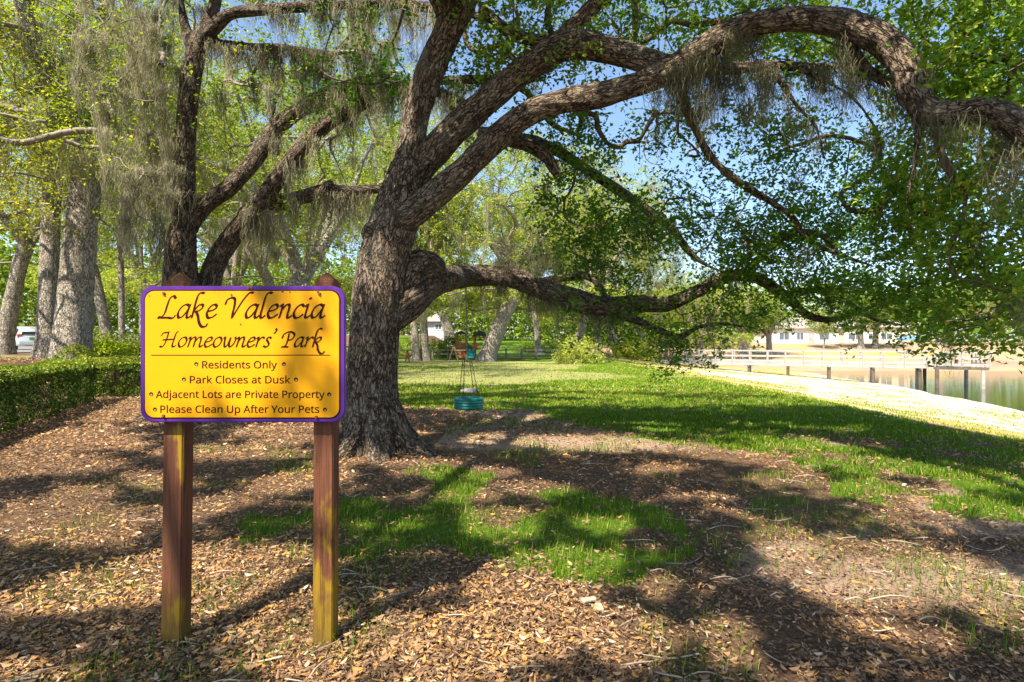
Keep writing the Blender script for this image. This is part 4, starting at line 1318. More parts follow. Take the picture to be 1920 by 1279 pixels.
# ------------------------------------------------------------------ litter on the ground
def scatter(n, dmin, dmax, pw=1.0, wide=1.06):
    y = dmin + (dmax - dmin) * rng.random(n) ** pw
    x = y * wide * (rng.random(n) * 2 - 1)
    return x, y
x, y = scatter(430000, 1.5, 17.0, 1.7)
gwv = grass_w(x, y)
k = (x < 6.7) & (rng.random(len(x)) > gwv * (0.8 + 0.18 * sstep(6, 9, y))) & ((terrain(x, y) < .5) | (rng.random(len(x)) < .4))
dens = fbm(x * 1.2, y * 1.2, 33.0)
bare = np.exp(-(((x - 2.6) / 1.5) ** 2 + ((y - 3.2) / 0.5) ** 2)) + np.exp(-(((x - 0.9) / 2.6) ** 2 + ((y - 7.2) / 0.6) ** 2)) + 0.5 * sstep(0.4, 0.7, fbm(x * .8, y * .8, 82.0)) * (x > 0.4)
k &= rng.random(len(x)) > np.clip(bare * 0.6 + 0.55 * sstep(.5, .3, dens), 0, .95)
x, y = x[k], y[k]
n = len(x)
print("litter", n)
ctr = np.stack([x, y, terrain(x, y) + 0.012 + 0.02 * rng.random(n) + 0.035 * (fbm(x * 1.1, y * 1.1, 2.0) - 0.5) + 0.018 * (fbm(x * 6, y * 6, 5.0) - 0.5)], -1)
th = rng.random(n) * 6.283
tl = rng.normal(size=(n, 2)) * 0.28
a = unit(np.stack([np.cos(th), np.sin(th), tl[:, 0]], -1))
up = unit(np.stack([tl[:, 1], rng.normal(size=n) * .3, np.ones(n)], -1))
s = unit(np.cross(up, a)); nr = np.cross(a, s)
nd = rng.random(n) < 0.65
L = (np.clip(np.exp(rng.normal(math.log(.0095), .5, n)), .004, .024) * np.clip(y / 5, 1, 1.8))[:, None]
W = np.where(nd[:, None], L * 0.16, L * rng.uniform(0.3, 0.5, (n, 1)))
cu = L * rng.uniform(-0.2, 0.8, (n, 1))
fo = W * rng.uniform(0.0, 0.6, (n, 1))
vb, vt = ctr - a * L + nr * cu, ctr + a * L + nr * cu
V = np.stack([vb, ctr - a * L * .35 + s * W + nr * fo, ctr + a * L * .45 + s * W * .9 + nr * (fo + cu * .3), vt, ctr + a * L * .45 - s * W * .9 + nr * (fo + cu * .3), ctr - a * L * .35 - s * W + nr * fo], 1).reshape(-1, 3)
o = np.arange(n)[:, None] * 6
F = np.concatenate([o + np.array([[0, 1, 2, 3]]), o + np.array([[0, 3, 4, 5]])], 1).reshape(-1, 4)
warm = sstep(0.2, -2.0, x) * sstep(6, 2.5, y)
t = np.clip(rng.beta(2, 2.3, n) * 0.9 + 0.12 * warm + 0.35 * (fbm(x * .9, y * .9, 37.0) - .5), 0, 1)
t = np.where(rng.random(n) < 0.03, 0.97, t)
tag(link("leaf_litter", np_mesh("leaf_litter", V, F, False, {"tint": np.repeat(t, 6)}), M["litter"]), "brown and orange fallen oak leaves strewn over the shaded bare ground", "fallen leaves", kind="stuff")

# twigs lying about
bm_v, bm_f, o = [], [], 0
x, y = scatter(420, 1.9, 9.0, 1.4)
k = (grass_w(x, y) < .5) & (x < 6.4)
for x_, y_ in zip(x[k], y[k]):
    L = random.uniform(.06, .30)
    a = random.uniform(0, 6.28)
    c = random.uniform(-.5, .5)
    pts = []
    for q in np.linspace(-.5, .5, 6):
        aa = a + c * q * 2
        px_, py_ = x_ + q * L * math.cos(aa), y_ + q * L * math.sin(aa)
        pts.append((px_, py_, gz(px_, py_) + .022 + .012 * math.cos(q * 5 + a)))
    V, F, c0, c1 = tube_arrays(np.array(pts), np.linspace(.0042, .0018, 6), 5)
    bm_v.append(V); bm_f.append(F + o); o += len(V)
tag(link("twig_litter", np_mesh("twig_litter", np.vstack(bm_v), np.vstack(bm_f), True), simple("dry_twig", (0.36, 0.29, 0.21), .9, var=.4)), "thin pale dry twigs scattered on the leaf litter", "twigs", kind="stuff")
# a pale bark chip on the ground
mb = MB()
p = P(1105, 1135, 1); g_ = CAMZ / (495 / 1050)
mb.box(((1105 - 960) / 1050 * g_, g_, .028), (.085, .03, .014), Euler((.1, .12, .5)), .004)
mb.box(((1112 - 960) / 1050 * g_ + .02, g_ - .075, .026), (.035, .045, .012), Euler((.3, .1, .2)), .004)
tag(mb.build("bark_chip", simple("pale_bark", (.55, .42, .27), .85, var=.3, scale=60, bumpd=.003)), "pale broken bark chip lying on brown litter at the lower middle", "bark chip")

# ------------------------------------------------------------------ grass blades
def blades(n, dmin, dmax, pw, h0, h1, w):
    x, y = scatter(n, dmin, dmax, pw)
    g_ = grass_w(x, y)
    g_ = g_ * (1 - .85 * worn_w(x, y))
    k = (rng.random(n) < g_ * (0.35 + 0.65 * sstep(.3, .6, fbm(x * 4, y * 4, 27.0)))) & (x < 6.95)
    x, y, g_ = x[k], y[k], g_[k]
    n = len(x)
    h = rng.uniform(h0, h1, n) * (0.65 + 0.7 * fbm(x * 2.5, y * 2.5, 29.0))
    h = h * np.where((np.abs(x - .5) < 2.5) & (y < 5.2), 1.0, .85)
    th = rng.random(n) * 6.283
    d = np.stack([np.cos(th), np.sin(th), np.zeros(n)], -1)
    s = np.stack([-np.sin(th), np.cos(th), np.zeros(n)], -1) * (w * rng.uniform(.6, 1.2, n) * np.clip(y / 4, 1, 3.5))[:, None] / 2
    b0 = np.stack([x, y, terrain(x, y) - .005], -1)
    le = rng.uniform(.15, .9, n)[:, None] * h[:, None]
    m1 = b0 + d * le * .35 + np.array([0, 0, 1.0]) * h[:, None] * .6
    tp = b0 + d * le + np.array([0, 0, 1.0]) * h[:, None]
    V = np.stack([b0 - s, b0 + s, m1 + s * .8, m1 - s * .8, tp + s * .12, tp - s * .12], 1).reshape(-1, 3)
    o = np.arange(n)[:, None] * 6
    F = np.concatenate([o + np.array([[0, 1, 2, 3]]), o + np.array([[3, 2, 4, 5]])], 1).reshape(-1, 4)
    t = np.clip(rng.beta(2.4, 2.2, n) * .85 + .3 * (fbm(x * 1.1, y * 1.1, 35.0) - .5), 0, 1)
    t = np.clip(t + .22 * sstep(9, 14, y), 0, 1)
    t = np.where(rng.random(n) < .06, 1.0, t)
    return V, F, np.repeat(t, 6), n
parts = [blades(115000, 1.7, 6.2, 1.0, .03, .085, .0040), blades(330000, 5.5, 15, 1.0, .035, .075, .0055), blades(260000, 14, 34, 1.1, .04, .08, .008)]
# thin yellowed tufts on the sunny bank
n = 60000
yb = 6 + 50 * rng.random(n) ** 1.3; xb = 6.9 + (shore_x(yb) - 7.4) * rng.random(n) ** 1.25
kb = (fbm(xb * .9, yb * .9, 77.0) > .53) & (xb < yb * 1.1 + 2)
xb, yb = xb[kb], yb[kb]; n = len(xb)
hb_ = rng.uniform(.02, .07, n)
th = rng.random(n) * 6.283
s_ = np.stack([-np.sin(th), np.cos(th), 0 * th], -1) * (.004 * np.clip(yb / 5, 1.5, 5))[:, None]
b0 = np.stack([xb, yb, terrain(xb, yb)], -1)
tp = b0 + np.stack([np.cos(th) * hb_ * .6, np.sin(th) * hb_ * .6, hb_], -1)
m1 = (b0 + tp) / 2
Vb = np.stack([b0 - s_, b0 + s_, m1 + s_ * .8, m1 - s_ * .8, tp + s_ * .12, tp - s_ * .12], 1).reshape(-1, 3)
o = np.arange(n)[:, None] * 6
parts.append((Vb, np.concatenate([o + np.array([[0, 1, 2, 3]]), o + np.array([[3, 2, 4, 5]])], 1).reshape(-1, 4), np.repeat(np.clip(rng.normal(.90, .12, n), 0, 1), 6), n))
V = np.vstack([p[0] for p in parts]); T = np.concatenate([p[2] for p in parts])
o = 0; FF = []
for p in parts:
    FF.append(p[1] + o); o += len(p[0])
print("blades", [p[3] for p in parts])
tag(link("grass", np_mesh("grass", V, np.vstack(FF), False, {"tint": T}), M["grass"]), "green grass growing in patches and over the lawn", "grass", kind="stuff")

# ------------------------------------------------------------------ trees farther off
def local(name, me, mat, parent):
    o = bpy.data.objects.new(name, me)
    COL.objects.link(o)
    me.materials.append(mat)
    o.parent = parent
    return o
def tree(label, x, y, h, cr, tr, fork, lean=(0, 0), leaf="wood_leaf", bark="bark_grey", n_attr=220, per=60, size=0.11, moss=60, tint=0.5, seed=1, cz=0.68, flare=1.5, name="oak_tree", group=None, limbs=6, mlen=(0.4, 1.4), mw=0.02, flat=0.62, spread=0.42, lowr=0.0, extra=None):
    r = np.random.default_rng(seed)
    t = thing(name, label, "tree", (x, y, gz(x, y)), group=group)
    lx, ly = lean
    tp = catmull(np.array([(0, 0, -.3, tr * flare * 1.1), (0, 0, .12, tr * flare), (lx * .08, ly * .08, .6, tr * 1.12), (lx * .35, ly * .35, fork * .45, tr), (lx * .7, ly * .7, fork * .8, tr * .93), (lx, ly, fork, tr * .95)]), .35)
    paths = [tp]
    top = np.array([lx, ly, fork])
    for i in range(limbs):
        a = i * 6.283 / limbs + r.uniform(-.4, .4)
        R_ = cr * r.uniform(.55, .85)
        e = top + np.array([math.cos(a) * R_, math.sin(a) * R_, (h - fork) * r.uniform(.35, .85)])
        m1 = top + (e - top) * .35 + np.array([r.normal() * .4, r.normal() * .4, (h - fork) * .10])
        m2 = top + (e - top) * .7 + np.array([r.normal() * .5, r.normal() * .5, (h - fork) * .06])
        rr = tr * r.uniform(.38, .58)
        paths.append(catmull(np.array([(*(top - np.array([0, 0, tr * .9])), rr * 1.05), (*m1, rr * .8), (*m2, rr * .5), (*e, rr * .22)]), .35))
    VV, FF, o = [], [], 0
    for i, p in enumerate(paths):
        V, F, c0, c1 = tube_arrays(p[:, :3], p[:, 3] * (1 + .16 * (fbm(np.arange(len(p)) * .5, np.full(len(p), seed + i * 1.3), 2.0) - .5)), 14 if i == 0 else 9)
        VV.append(V); FF.append(F + o); o += len(V)
    local("trunk", np_mesh("trunk", np.vstack(VV), np.vstack(FF), True), M[bark], t)
    c = unit(r.normal(size=(n_attr * 3, 3))) * (r.random((n_attr * 3, 1)) ** .45)
    C = np.array([lx, ly, h * cz]) + c * np.array([cr, cr, (h * (1 - cz))])
    C = C[fbm(C[:, 0] * .45 + seed, C[:, 2] * .5 + C[:, 1] * .3, 3.0) > .44][:n_attr]
    if lowr > 0:
        q = r.random(int(n_attr * .25)) * 6.283
        C = np.vstack([C, np.stack([lx + np.cos(q) * cr * .9, ly + np.sin(q) * cr * .9, r.uniform(min(lowr, fork - .5), fork, len(q))], -1)])
    if extra is not None:
        epx, epy = to_px(extra[:, 0], extra[:, 1], extra[:, 2])
        extra = extra[fbm(epx / 60, epy / 55, seed * 1.0) > .44]
        C = np.vstack([C, extra - np.array(t.location[:])])
    nodes = np.vstack([p[3:, :3] for p in paths[1:]])
    pos, par, n0, ends = grow(nodes, C, r)
    tw = twig_mesh(pos, par, n0, .009, .008, .07, 4)
    lp, own = sprig_points(C, per, spread, r, sprigs=8, sub=.10)
    if x < -10 and y < 25:
        k = sun_keep(lp + np.array(t.location[:]), .35)
        lp, own = lp[k], own[k]
    ti = np.clip(tint - .06 + r.normal(size=len(lp)) * .16 + .95 * (fbm(own * .77, own * .31, 5.0) - .5) , 0, 1)
    V, F, T = leaf_quads(lp, r.uniform(size * .7, size * 1.25, len(lp)), .5, tint=ti, rg=r)
    local("crown", crown_mesh("crown", tw, V, F, T), M[leaf], t).data.materials.append(M["twig_grey"])
    if moss:
        low = pos[n0:][pos[n0:, 2] < np.quantile(pos[n0:, 2], .75)]
        mo = low[r.integers(0, len(low), moss)]
        V, F, T = moss_strands(mo, 50, r.uniform(mlen[0], mlen[1], moss), mw * .75, .18, r)
        local("hanging_moss", np_mesh("hanging_moss", V, F, False, {"tint": T}), M["moss"], t)
    return t
def copy_tree(o, label, x, y, rz, s=1.0, group=None):
    c = o.copy(); COL.objects.link(c)
    c.location = (x, y, gz(x, y)); c.rotation_euler = (0, 0, rz); c.scale = (s, s, s)
    c["label"] = label
    if group: c["group"] = group
    for ch in o.children:
        d = ch.copy(); COL.objects.link(d); d.parent = c
    return c
def bx(px, d):
    return (px - CX) / FPX * d

# the grey trunks at the left
tree("thick pale grey oak trunk rising behind the hedges at the left", bx(133, 15), 15, 13.5, 4.6, .40, 5.4, (.35, .2), "spring_leaf", n_attr=300, per=130, spread=.34, size=.085, moss=90, tint=.64, seed=3, flare=1.22, mlen=(.5, 1.8), lowr=4.2, extra=region(60, 330, 30, 330, 12.5, 15.5, 120))
tree("straight slimmer grey oak just left of the thick pale trunk", bx(87, 16.4), 16.4, 14, 4.6, .25, 6.0, (-.1, .4), "spring_leaf", n_attr=300, per=130, spread=.34, size=.085, moss=50, tint=.78, seed=4, flare=1.5, lowr=4.6, extra=region(-60, 170, -30, 330, 13, 16.5, 120))
tree("dark oak at the left edge leaning over the parked car", bx(6, 21), 21, 13, 5.5, .27, 4.2, (.9, 0), "spring_leaf", "bark_grey", n_attr=260, per=80, size=.10, moss=30, tint=.45, seed=5, lowr=4.5)
tree("bright yellow-green oak crown at the far upper left", bx(-60, 14), 14, 12, 4.6, .3, 5.5, (.5, 0), "spring_leaf", n_attr=300, per=130, spread=.34, size=.085, moss=25, tint=.92, seed=6, lowr=4.4, extra=region(-150, 110, 160, 430, 11.5, 14, 130))
p_lean = tree("leaning grey oak seen between the thick pale trunk and the notice board", bx(206, 26), 26, 13, 5.5, .22, 5.5, (-1.6, .4), n_attr=260, per=100, size=.12, moss=30, tint=.5, seed=7)
p_thin = tree("thin upright oak just left of the notice board", bx(229, 25), 25, 11, 3.6, .12, 6.0, (-.1, 0), n_attr=150, per=60, size=.12, moss=40, tint=.6, seed=8)
# the wood behind the great oak
p_a = tree("grey oak with twisting limbs behind the notice board's right half", bx(470, 19), 19, 12.5, 5.2, .24, 3.8, (1.6, .6), n_attr=280, per=100, size=.105, moss=45, tint=.70, seed=9, limbs=7)
p_b = tree("leaning pale oak on the lawn beside the play set", bx(912, 37), 37, 15, 7.5, .52, 4.4, (2.0, .5), n_attr=360, per=105, size=.15, moss=60, tint=.74, seed=10, flare=1.45, mlen=(.8, 2.6), mw=.035, lowr=3.6)
p_c = tree("moss-hung oak just right of the great oak, left of its neighbour by the picnic table", bx(779, 38), 38, 15, 6.0, .26, 5.0, (-.3, .5), n_attr=330, per=100, size=.15, moss=40, tint=.80, seed=11, mlen=(.8, 2.4), mw=.035, lowr=4.0)
copy_tree(p_c, "stouter twin of the moss-hung oak, standing right of it near the picnic table", bx(798, 38.6), 38.6, 2.1, 1.08)
copy_tree(p_a, "slender oak showing between the notice board's right post top and the great oak", bx(628, 25), 25, 2.4, 1.05)
copy_tree(p_a, "leafy oak deep in the wood behind the notice board's middle", bx(540, 31), 31, 4.0, 1.15)
copy_tree(p_b, "broad oak deep in the wood behind the notice board's left post", bx(390, 36), 36, 1.0, 1.0)
copy_tree(p_c, "tall oak in the wood farthest left of the great oak's trunk", bx(270, 42), 42, 3.0, 1.1)
copy_tree(p_b, "spreading oak beyond the play set on the far side of the fence", bx(850, 56), 56, 2.2, 1.0)
copy_tree(p_c, "pale oak behind the fence, right of the leaning oak by the play set", bx(1010, 50), 50, .6, 1.0)
copy_tree(p_a, "light green oak rising behind the low bough, left of the lake", bx(1075, 47), 47, 5.2, 1.3)
copy_tree(p_c, "tall sunny oak behind the pale shrub, over the low bough", bx(1120, 54), 54, 2.9, 1.12)
copy_tree(p_a, "spreading green oak right of the yellow-green bush on the bank", bx(1215, 62), 62, 1.9, 1.2)
copy_tree(p_b, "rounded oak nearest the boardwalk's landward end on the far bank", bx(1310, 72), 72, 4.4, .8)
copy_tree(p_b, "wide oak on the rise beyond the lawn, above the bushy shrubs", bx(1160, 66), 66, 3.4, 1.1)
copy_tree(p_lean, "yellowish oak left of the boardwalk's landward end", bx(1250, 74), 74, 1.2, .95)
far = tree("pale-trunked oak left of the boardwalk, on the far bank", bx(1393, 74), 74, 9.5, 4.6, .42, 3.4, (.2, 0), n_attr=230, per=60, size=.2, moss=0, tint=.42, seed=12, mw=.05)
copy_tree(far, "bushy oak standing just right of the pale-trunked one on the far bank", bx(1443, 76), 76, 2.0, .9)
young = tree("small thin-stemmed tree in front of the white house across the lake", bx(1545, 86), 86, 6.0, 2.4, .13, 2.4, (.15, 0), n_attr=110, per=50, size=.2, moss=0, tint=.5, seed=13, name="young_tree")
copy_tree(far, "left one of the two oaks close together before the cream house across the lake", bx(1614, 86), 86, 4.0, .95)
copy_tree(far, "right one of the two oaks close together before the cream house across the lake", bx(1641, 87), 87, 5.0, 1.0)
copy_tree(far, "round oak on the far shore beyond the end of the boardwalk", bx(1765, 90), 90, .4, 1.15)
copy_tree(p_b, "big oak at the right on the far shore", bx(1860, 92), 92, 1.4, .8)
copy_tree(far, "oak on the far shore at the right edge of the view", bx(1960, 88), 88, 2.6, 1.25)

# low bushes
def bush(label, x, y, r_, h, tint, leaf, n, size, seed, name="bush", group=None):
    r = np.random.default_rng(seed)
    t = thing(name, label, "bush", (x, y, gz(x, y)), group=group)
    c = unit(r.normal(size=(n, 3))) * (r.random((n, 1)) ** .4)
    c[:, 2] = np.abs(c[:, 2])
    C = c * np.array([r_, r_, h])
    pos, par, n0, e = grow(np.array([[0, 0, 0], [.1, 0, .1], [-.1, .05, .1]]), C, r)
    tw = twig_mesh(pos, par, n0, .008, .008, .05)
    lp, own = sprig_points(C, 54, .2, r, sprigs=6, sub=.1)
    lp = lp[lp[:, 2] > .02]
    V, F, T = leaf_quads(lp, r.uniform(size * .7, size * 1.2, len(lp)), .5, tint=np.clip(tint + r.normal(size=len(lp)) * .17, 0, 1), rg=r)
    local("foliage", crown_mesh("foliage", tw, V, F, T), M[leaf], t).data.materials.append(M["twig_grey"])
    return t
bush("pale dusty green shrub on the lawn under the end of the low bough", bx(1088, 34), 34, 1.5, 1.7, .86, "wood_leaf", 110, .11, 21)
bush("yellow-green bush on the far bank left of the boardwalk", bx(1185, 58), 58, 3.0, 2.6, .72, "spring_leaf", 120, .2, 22)
bush("low dark shrubs behind the fence right of the leaning oak", bx(1010, 53), 53, 2.6, 1.1, .3, "wood_leaf", 90, .16, 23)
bush("leafy clump at the foot of the thick pale trunk", bx(190, 18), 18, .8, .55, .6, "spring_leaf", 60, .10, 24)
bush("dark shrub behind the play set", bx(838, 46), 46, 2.4, 1.9, .2, "wood_leaf", 90, .16, 25)
bush("low sunny bush beyond the two trunks by the picnic table", bx(775, 50), 50, 2.6, 1.3, .5, "wood_leaf", 90, .16, 26)
bush("round green bush at the roadside beyond the hedges", bx(245, 24), 24, 1.1, .7, .4, "wood_leaf", 70, .11, 27)

# the far wood closing the view, one mass
n = 150000
u = rng.random(n)
ang = math.radians(-50) + u * math.radians(84)
R_ = rng.uniform(88, 135, n)
x, y = R_ * np.sin(ang), R_ * np.cos(ang)
k = ~((x > 36) & (y < 118) & (x < 80)) & (x < 36)
x, y = x[k], y[k]
hh = 8.5 + 8 * fbm(x * .09, y * .09, 3.0) - 3.5 * sstep(-5, 25, x)
z = terrain(x, y) + hh * rng.random(len(x)) ** .8
gap = fbm(x * .35, z * .4 + y * .2, 7.0)
k = gap > .34
c = np.stack([x, y, z], -1)[k]
V, F, T = leaf_quads(c, rng.uniform(.4, .9, len(c)), .6, tint=np.clip(.36 + rng.normal(size=len(c)) * .2 + 1.3 * (gap[k] - .55), 0, 1))
fw = link("far_wood", np_mesh("far_wood", V, F, False, {"tint": T}), M["wood_leaf"])
tag(fw, "light green wood closing the view beyond the lawn and road", "wood", kind="stuff")
x2 = rng.uniform(40, 140, 30000); y2 = rng.uniform(112, 140, 30000)
z2 = terrain(x2, y2) + (7 + 9 * fbm(x2 * .1, y2 * .1, 5.0)) * rng.random(30000) ** .8
k = fbm(x2 * .3, z2 * .4, 8.0) > .42
V, F, T = leaf_quads(np.stack([x2, y2, z2], -1)[k], rng.uniform(.5, 1.0, k.sum()), .6, tint=np.clip(.42 + rng.normal(size=k.sum()) * .2, 0, 1))
tag(link("far_wood", np_mesh("far_wood", V, F, False, {"tint": T}), M["wood_leaf"]), "green wood behind the houses across the lake", "wood", kind="stuff")

# ------------------------------------------------------------------ boardwalk over the lake
M["grey_wood"] = simple("grey_wood", (0.34, 0.32, 0.29), .85, var=.25, scale=3, spec=.2)
M["dark_pile"] = simple("dark_pile", (0.10, 0.08, 0.06), .8, var=.4, scale=3)
DZ = -0.5
pier = thing("boardwalk", "weathered grey wooden boardwalk with railings reaching over the lake", "boardwalk", (15, 50, -1.2))
A0, A1 = Vector((13.8, 52.5, DZ)), Vector((32.0, 43.2, DZ))
d = (A1 - A0).normalized()
w = Vector((d.y, -d.x, 0)) * -1          # across, away from the camera
W_ = 1.6
mb = MB()
mb.beam(A0 + w * W_ / 2, A1 + w * W_ / 2, W_, .05)
mb.build("deck", M["grey_wood"], pier)
for s in (0.0, W_):
    mb = MB(); mb.beam(A0 + w * s + Vector((0, 0, -.15)), A1 + w * s + Vector((0, 0, -.15)), .06, .22); mb.build("joist", M["grey_wood"], pier)
    for zz, hh in ((1.0, .09), (.55, .12), (.14, .10)):
        mb = MB(); mb.beam(A0 + d * 2.2 + w * s + Vector((0, 0, zz)), A1 + w * s + Vector((0, 0, zz)), .06, hh); mb.build("rail", M["grey_wood"], pier)
    L = (A1 - A0).length
    n = 14
    for i in range(n):
        q = A0 + d * (2.2 + (L - 2.2) * i / (n - 1)) + w * (s + (.075 if s else -.075))
        mb = MB(); mb.beam(q + Vector((0, 0, -.25)), q + Vector((0, 0, 1.05)), .09, .09); mb.build("railing_post", M["grey_wood"], pier)
for i in range(7):
    q = A0 + d * (1.6 + (L - 2.0) * i / 6)
    for s in (0.15, W_ - .15):
        f = q + w * s
        gzz = min(gz(f.x, f.y), -1.0) - .4
        mb = MB(); mb.cyl((f.x, f.y, gzz), (f.x, f.y, DZ - .26), .115, n=10); mb.build("pile", M["dark_pile"] if s < 1 else M["grey_wood"], pier)
    mb = MB(); mb.beam(q + Vector((0, 0, -.34)) - w * .05, q + w * (W_ + .05) + Vector((0, 0, -.34)), .14, .14); mb.build("cross_beam", M["dark_pile"], pier)
# the wider platform at its end
pl = thing("boardwalk_platform", "wider end platform of the boardwalk standing in the lake on tall piles", "platform", (33.2, 43, -2.1))
C0 = A1 + d * .15
B = [C0 - w * 1.6, C0 - w * 1.6 + d * 3.2, C0 + w * 3.0 + d * 3.2, C0 + w * 3.0]
mb = MB(); mb.prism([p + Vector((0, 0, -.02)) for p in B], (0, 0, .05)); mb.build("deck", M["grey_wood"], pl)
for a, b_ in ((0, 1), (1, 2), (2, 3)):
    for zz, hh in ((1.0, .09), (.55, .12), (.14, .10)):
        mb = MB(); mb.beam(B[a] + Vector((0, 0, zz)), B[b_] + Vector((0, 0, zz)), .06, hh); mb.build("rail", M["grey_wood"], pl)
    for q in (0, .5, 1) if a != 1 else (.25, .5, .75):
        p = B[a] + (B[b_] - B[a]) * q
        mb = MB(); mb.beam(p + Vector((.05, -.05, -.2)), p + Vector((.05, -.05, 1.05)), .09, .09); mb.build("railing_post", M["grey_wood"], pl)
for p, mt in ((B[0] + d * .2, "dark_pile"), (B[1] - d * .3, "grey_wood"), (B[2] - d * .3, "grey_wood"), (B[3] + d * .2, "dark_pile")):
    mb = MB(); mb.cyl((p.x, p.y, -3.4), (p.x, p.y, DZ - .26), .135, n=10); mb.build("pile", M[mt], pl)
mb = MB(); mb.beam(B[0] + Vector((0, 0, -.16)), B[1] + Vector((0, 0, -.16)), .16, .2); mb.build("cross_beam", M["dark_pile"], pl)
mb = MB(); mb.beam(B[3] + Vector((0, 0, -.16)), B[2] + Vector((0, 0, -.16)), .16, .2); mb.build("cross_beam", M["dark_pile"], pl)
bn = thing("bench", "dark slatted bench on the end platform of the boardwalk", "bench", (C0 + w * 1.6 + d * 1.2)[:])
c = C0 + w * 1.6 + d * 1.3
mb = MB(); mb.beam(c - d * .8 + Vector((0, 0, .47)), c + d * .8 + Vector((0, 0, .47)), .4, .05); mb.build("seat", M["dark_pile"], bn)
mb = MB()
for zz in (.62, .78): mb.beam(c - d * .8 + w * .22 + Vector((0, 0, zz)), c + d * .8 + w * .22 + Vector((0, 0, zz)), .04, .1)
mb.build("backrest", M["dark_pile"], bn)
for s in (-.7, .7):
    mb = MB(); mb.beam(c + d * s + Vector((0, 0, .02)), c + d * s + Vector((0, 0, .45)), .3, .07); mb.beam(c + d * s + w * .2 + Vector((0, 0, .4)), c + d * s + w * .22 + Vector((0, 0, .84)), .05, .05); mb.build("leg", M["dark_pile"], bn)

# ------------------------------------------------------------------ houses across the lake and behind the wood
M["stucco"] = simple("stucco", (0.80, 0.77, 0.70), .9, var=.06, scale=.6)
M["pale_wall"] = simple("pale_wall", (0.42, 0.42, 0.43), .9, var=.1, scale=.8)
M["cream"] = simple("cream_stucco", (0.80, 0.70, 0.52), .9, var=.06, scale=.6)
M["shingle"] = simple("shingle", (0.30, 0.26, 0.23), .9, var=.3, scale=1.2)
M["glass"] = simple("window_glass", (0.10, 0.13, 0.16), .08, var=.2, scale=.5)
M["white_trim"] = simple("white_trim", (0.8, 0.8, 0.78), .6, var=.05)
def house(label, x0, x1, y, dep, z0, hw, hr, wall, wins, door=None):
    t = thing("house", label, "house", ((x0 + x1) / 2, y, z0))
    mb = MB(); mb.box(((x0 + x1) / 2, y + dep / 2, z0 + hw / 2 - .5), (x1 - x0, dep, hw + 1)); mb.build("wall", M[wall], t)
    e = .6
    bm = bmesh.new()
    b4 = [(x0 - e, y - e, z0 + hw + .01), (x1 + e, y - e, z0 + hw + .01), (x1 + e, y + dep + e, z0 + hw + .01), (x0 - e, y + dep + e, z0 + hw + .01)]
    rl = dep / 2
    rd = [(x0 + rl - e, y + dep / 2, z0 + hw + hr), (x1 - rl + e, y + dep / 2, z0 + hw + hr)]
    v = [bm.verts.new(p) for p in b4 + rd]
    for f in ((0, 1, 5, 4), (1, 2, 5), (2, 3, 4, 5), (3, 0, 4), (0, 3, 2, 1)): bm.faces.new([v[i] for i in f])
    me = bpy.data.meshes.new("roof"); bm.to_mesh(me); bm.free()
    link("roof", me, M["shingle"], t)
    for wx, ww, wz, wh in wins:
        mb = MB()
        for dx, dz, sx_, sz_ in ((0, wh / 2, ww + .16, .08), (0, -wh / 2, ww + .24, .10), (-ww / 2, 0, .08, wh), (ww / 2, 0, .08, wh), (0, 0, .05, wh - .1)):
            mb.box((wx + dx, y - .03, z0 + wz + dz), (sx_, .07, sz_))
        wo_ = mb.build("window", M["white_trim"], t)
        mb = MB(); mb.box((wx, y - .01, z0 + wz), (ww - .08, .03, wh - .08)); mb.build("pane", M["glass"], wo_)
    if door:
        mb = MB(); mb.box((door, y - .03, z0 + 1.05), (1.0, .06, 2.1)); mb.build("door", M["grey_wood"], t)
zz = gz(55, 96)
house("long white house across the lake, left of the two", bx(1448, 98), bx(1572, 98), 98, 8, .55, 3.0, 2.0, "stucco", [(bx(1470, 98), 1.8, 1.6, 1.3), (bx(1500, 98), 1.2, 1.6, 1.3), (bx(1545, 98), 1.8, 1.6, 1.3)], bx(1521, 98))
house("cream house across the lake, right of the white one", bx(1584, 99), bx(1706, 99), 99, 8, .55, 3.2, 2.1, "cream", [(bx(1604, 99), 2.6, 1.6, 1.2), (bx(1636, 99), 1.6, 1.6, 1.2), (bx(1662, 99), 2.0, 1.6, 1.2)], bx(1690, 99))
house("white house glimpsed through the trunks behind the picnic table", bx(796, 84), bx(832, 84), 84, 5, gz(-16, 84) + .1, 2.0, 1.6, "pale_wall", [(bx(822, 84), 1.0, 1.2, .9)])
M["blue_cloth"] = simple("blue_cloth", (0.10, 0.22, 0.42), .8, var=.15)
ub = thing("patio_umbrella", "blue patio umbrella on the far shore beyond the boardwalk's end", "umbrella", (bx(1702, 80), 80, gz(bx(1702, 80), 80)))
uz = ub.location.z
mb = MB(); mb.cyl((ub.location.x, 80, uz), (ub.location.x, 80, uz + 2.6), .04, n=8); mb.build("pole", M["white_trim"], ub)
bm = bmesh.new()
apx = bm.verts.new((ub.location.x, 80, uz + 2.75))
rg_ = [bm.verts.new((ub.location.x + 1.6 * math.cos(i * math.pi / 4), 80 + 1.6 * math.sin(i * math.pi / 4), uz + 2.15)) for i in range(8)]
lo_ = [bm.verts.new((v_.co.x, v_.co.y, v_.co.z - .16)) for v_ in rg_]
for i in range(8):
    bm.faces.new([rg_[i], rg_[(i + 1) % 8], apx]); bm.faces.new([lo_[i], lo_[(i + 1) % 8], rg_[(i + 1) % 8], rg_[i]])
me = bpy.data.meshes.new("canopy"); bm.to_mesh(me); bm.free()
link("canopy", me, M["blue_cloth"], ub)

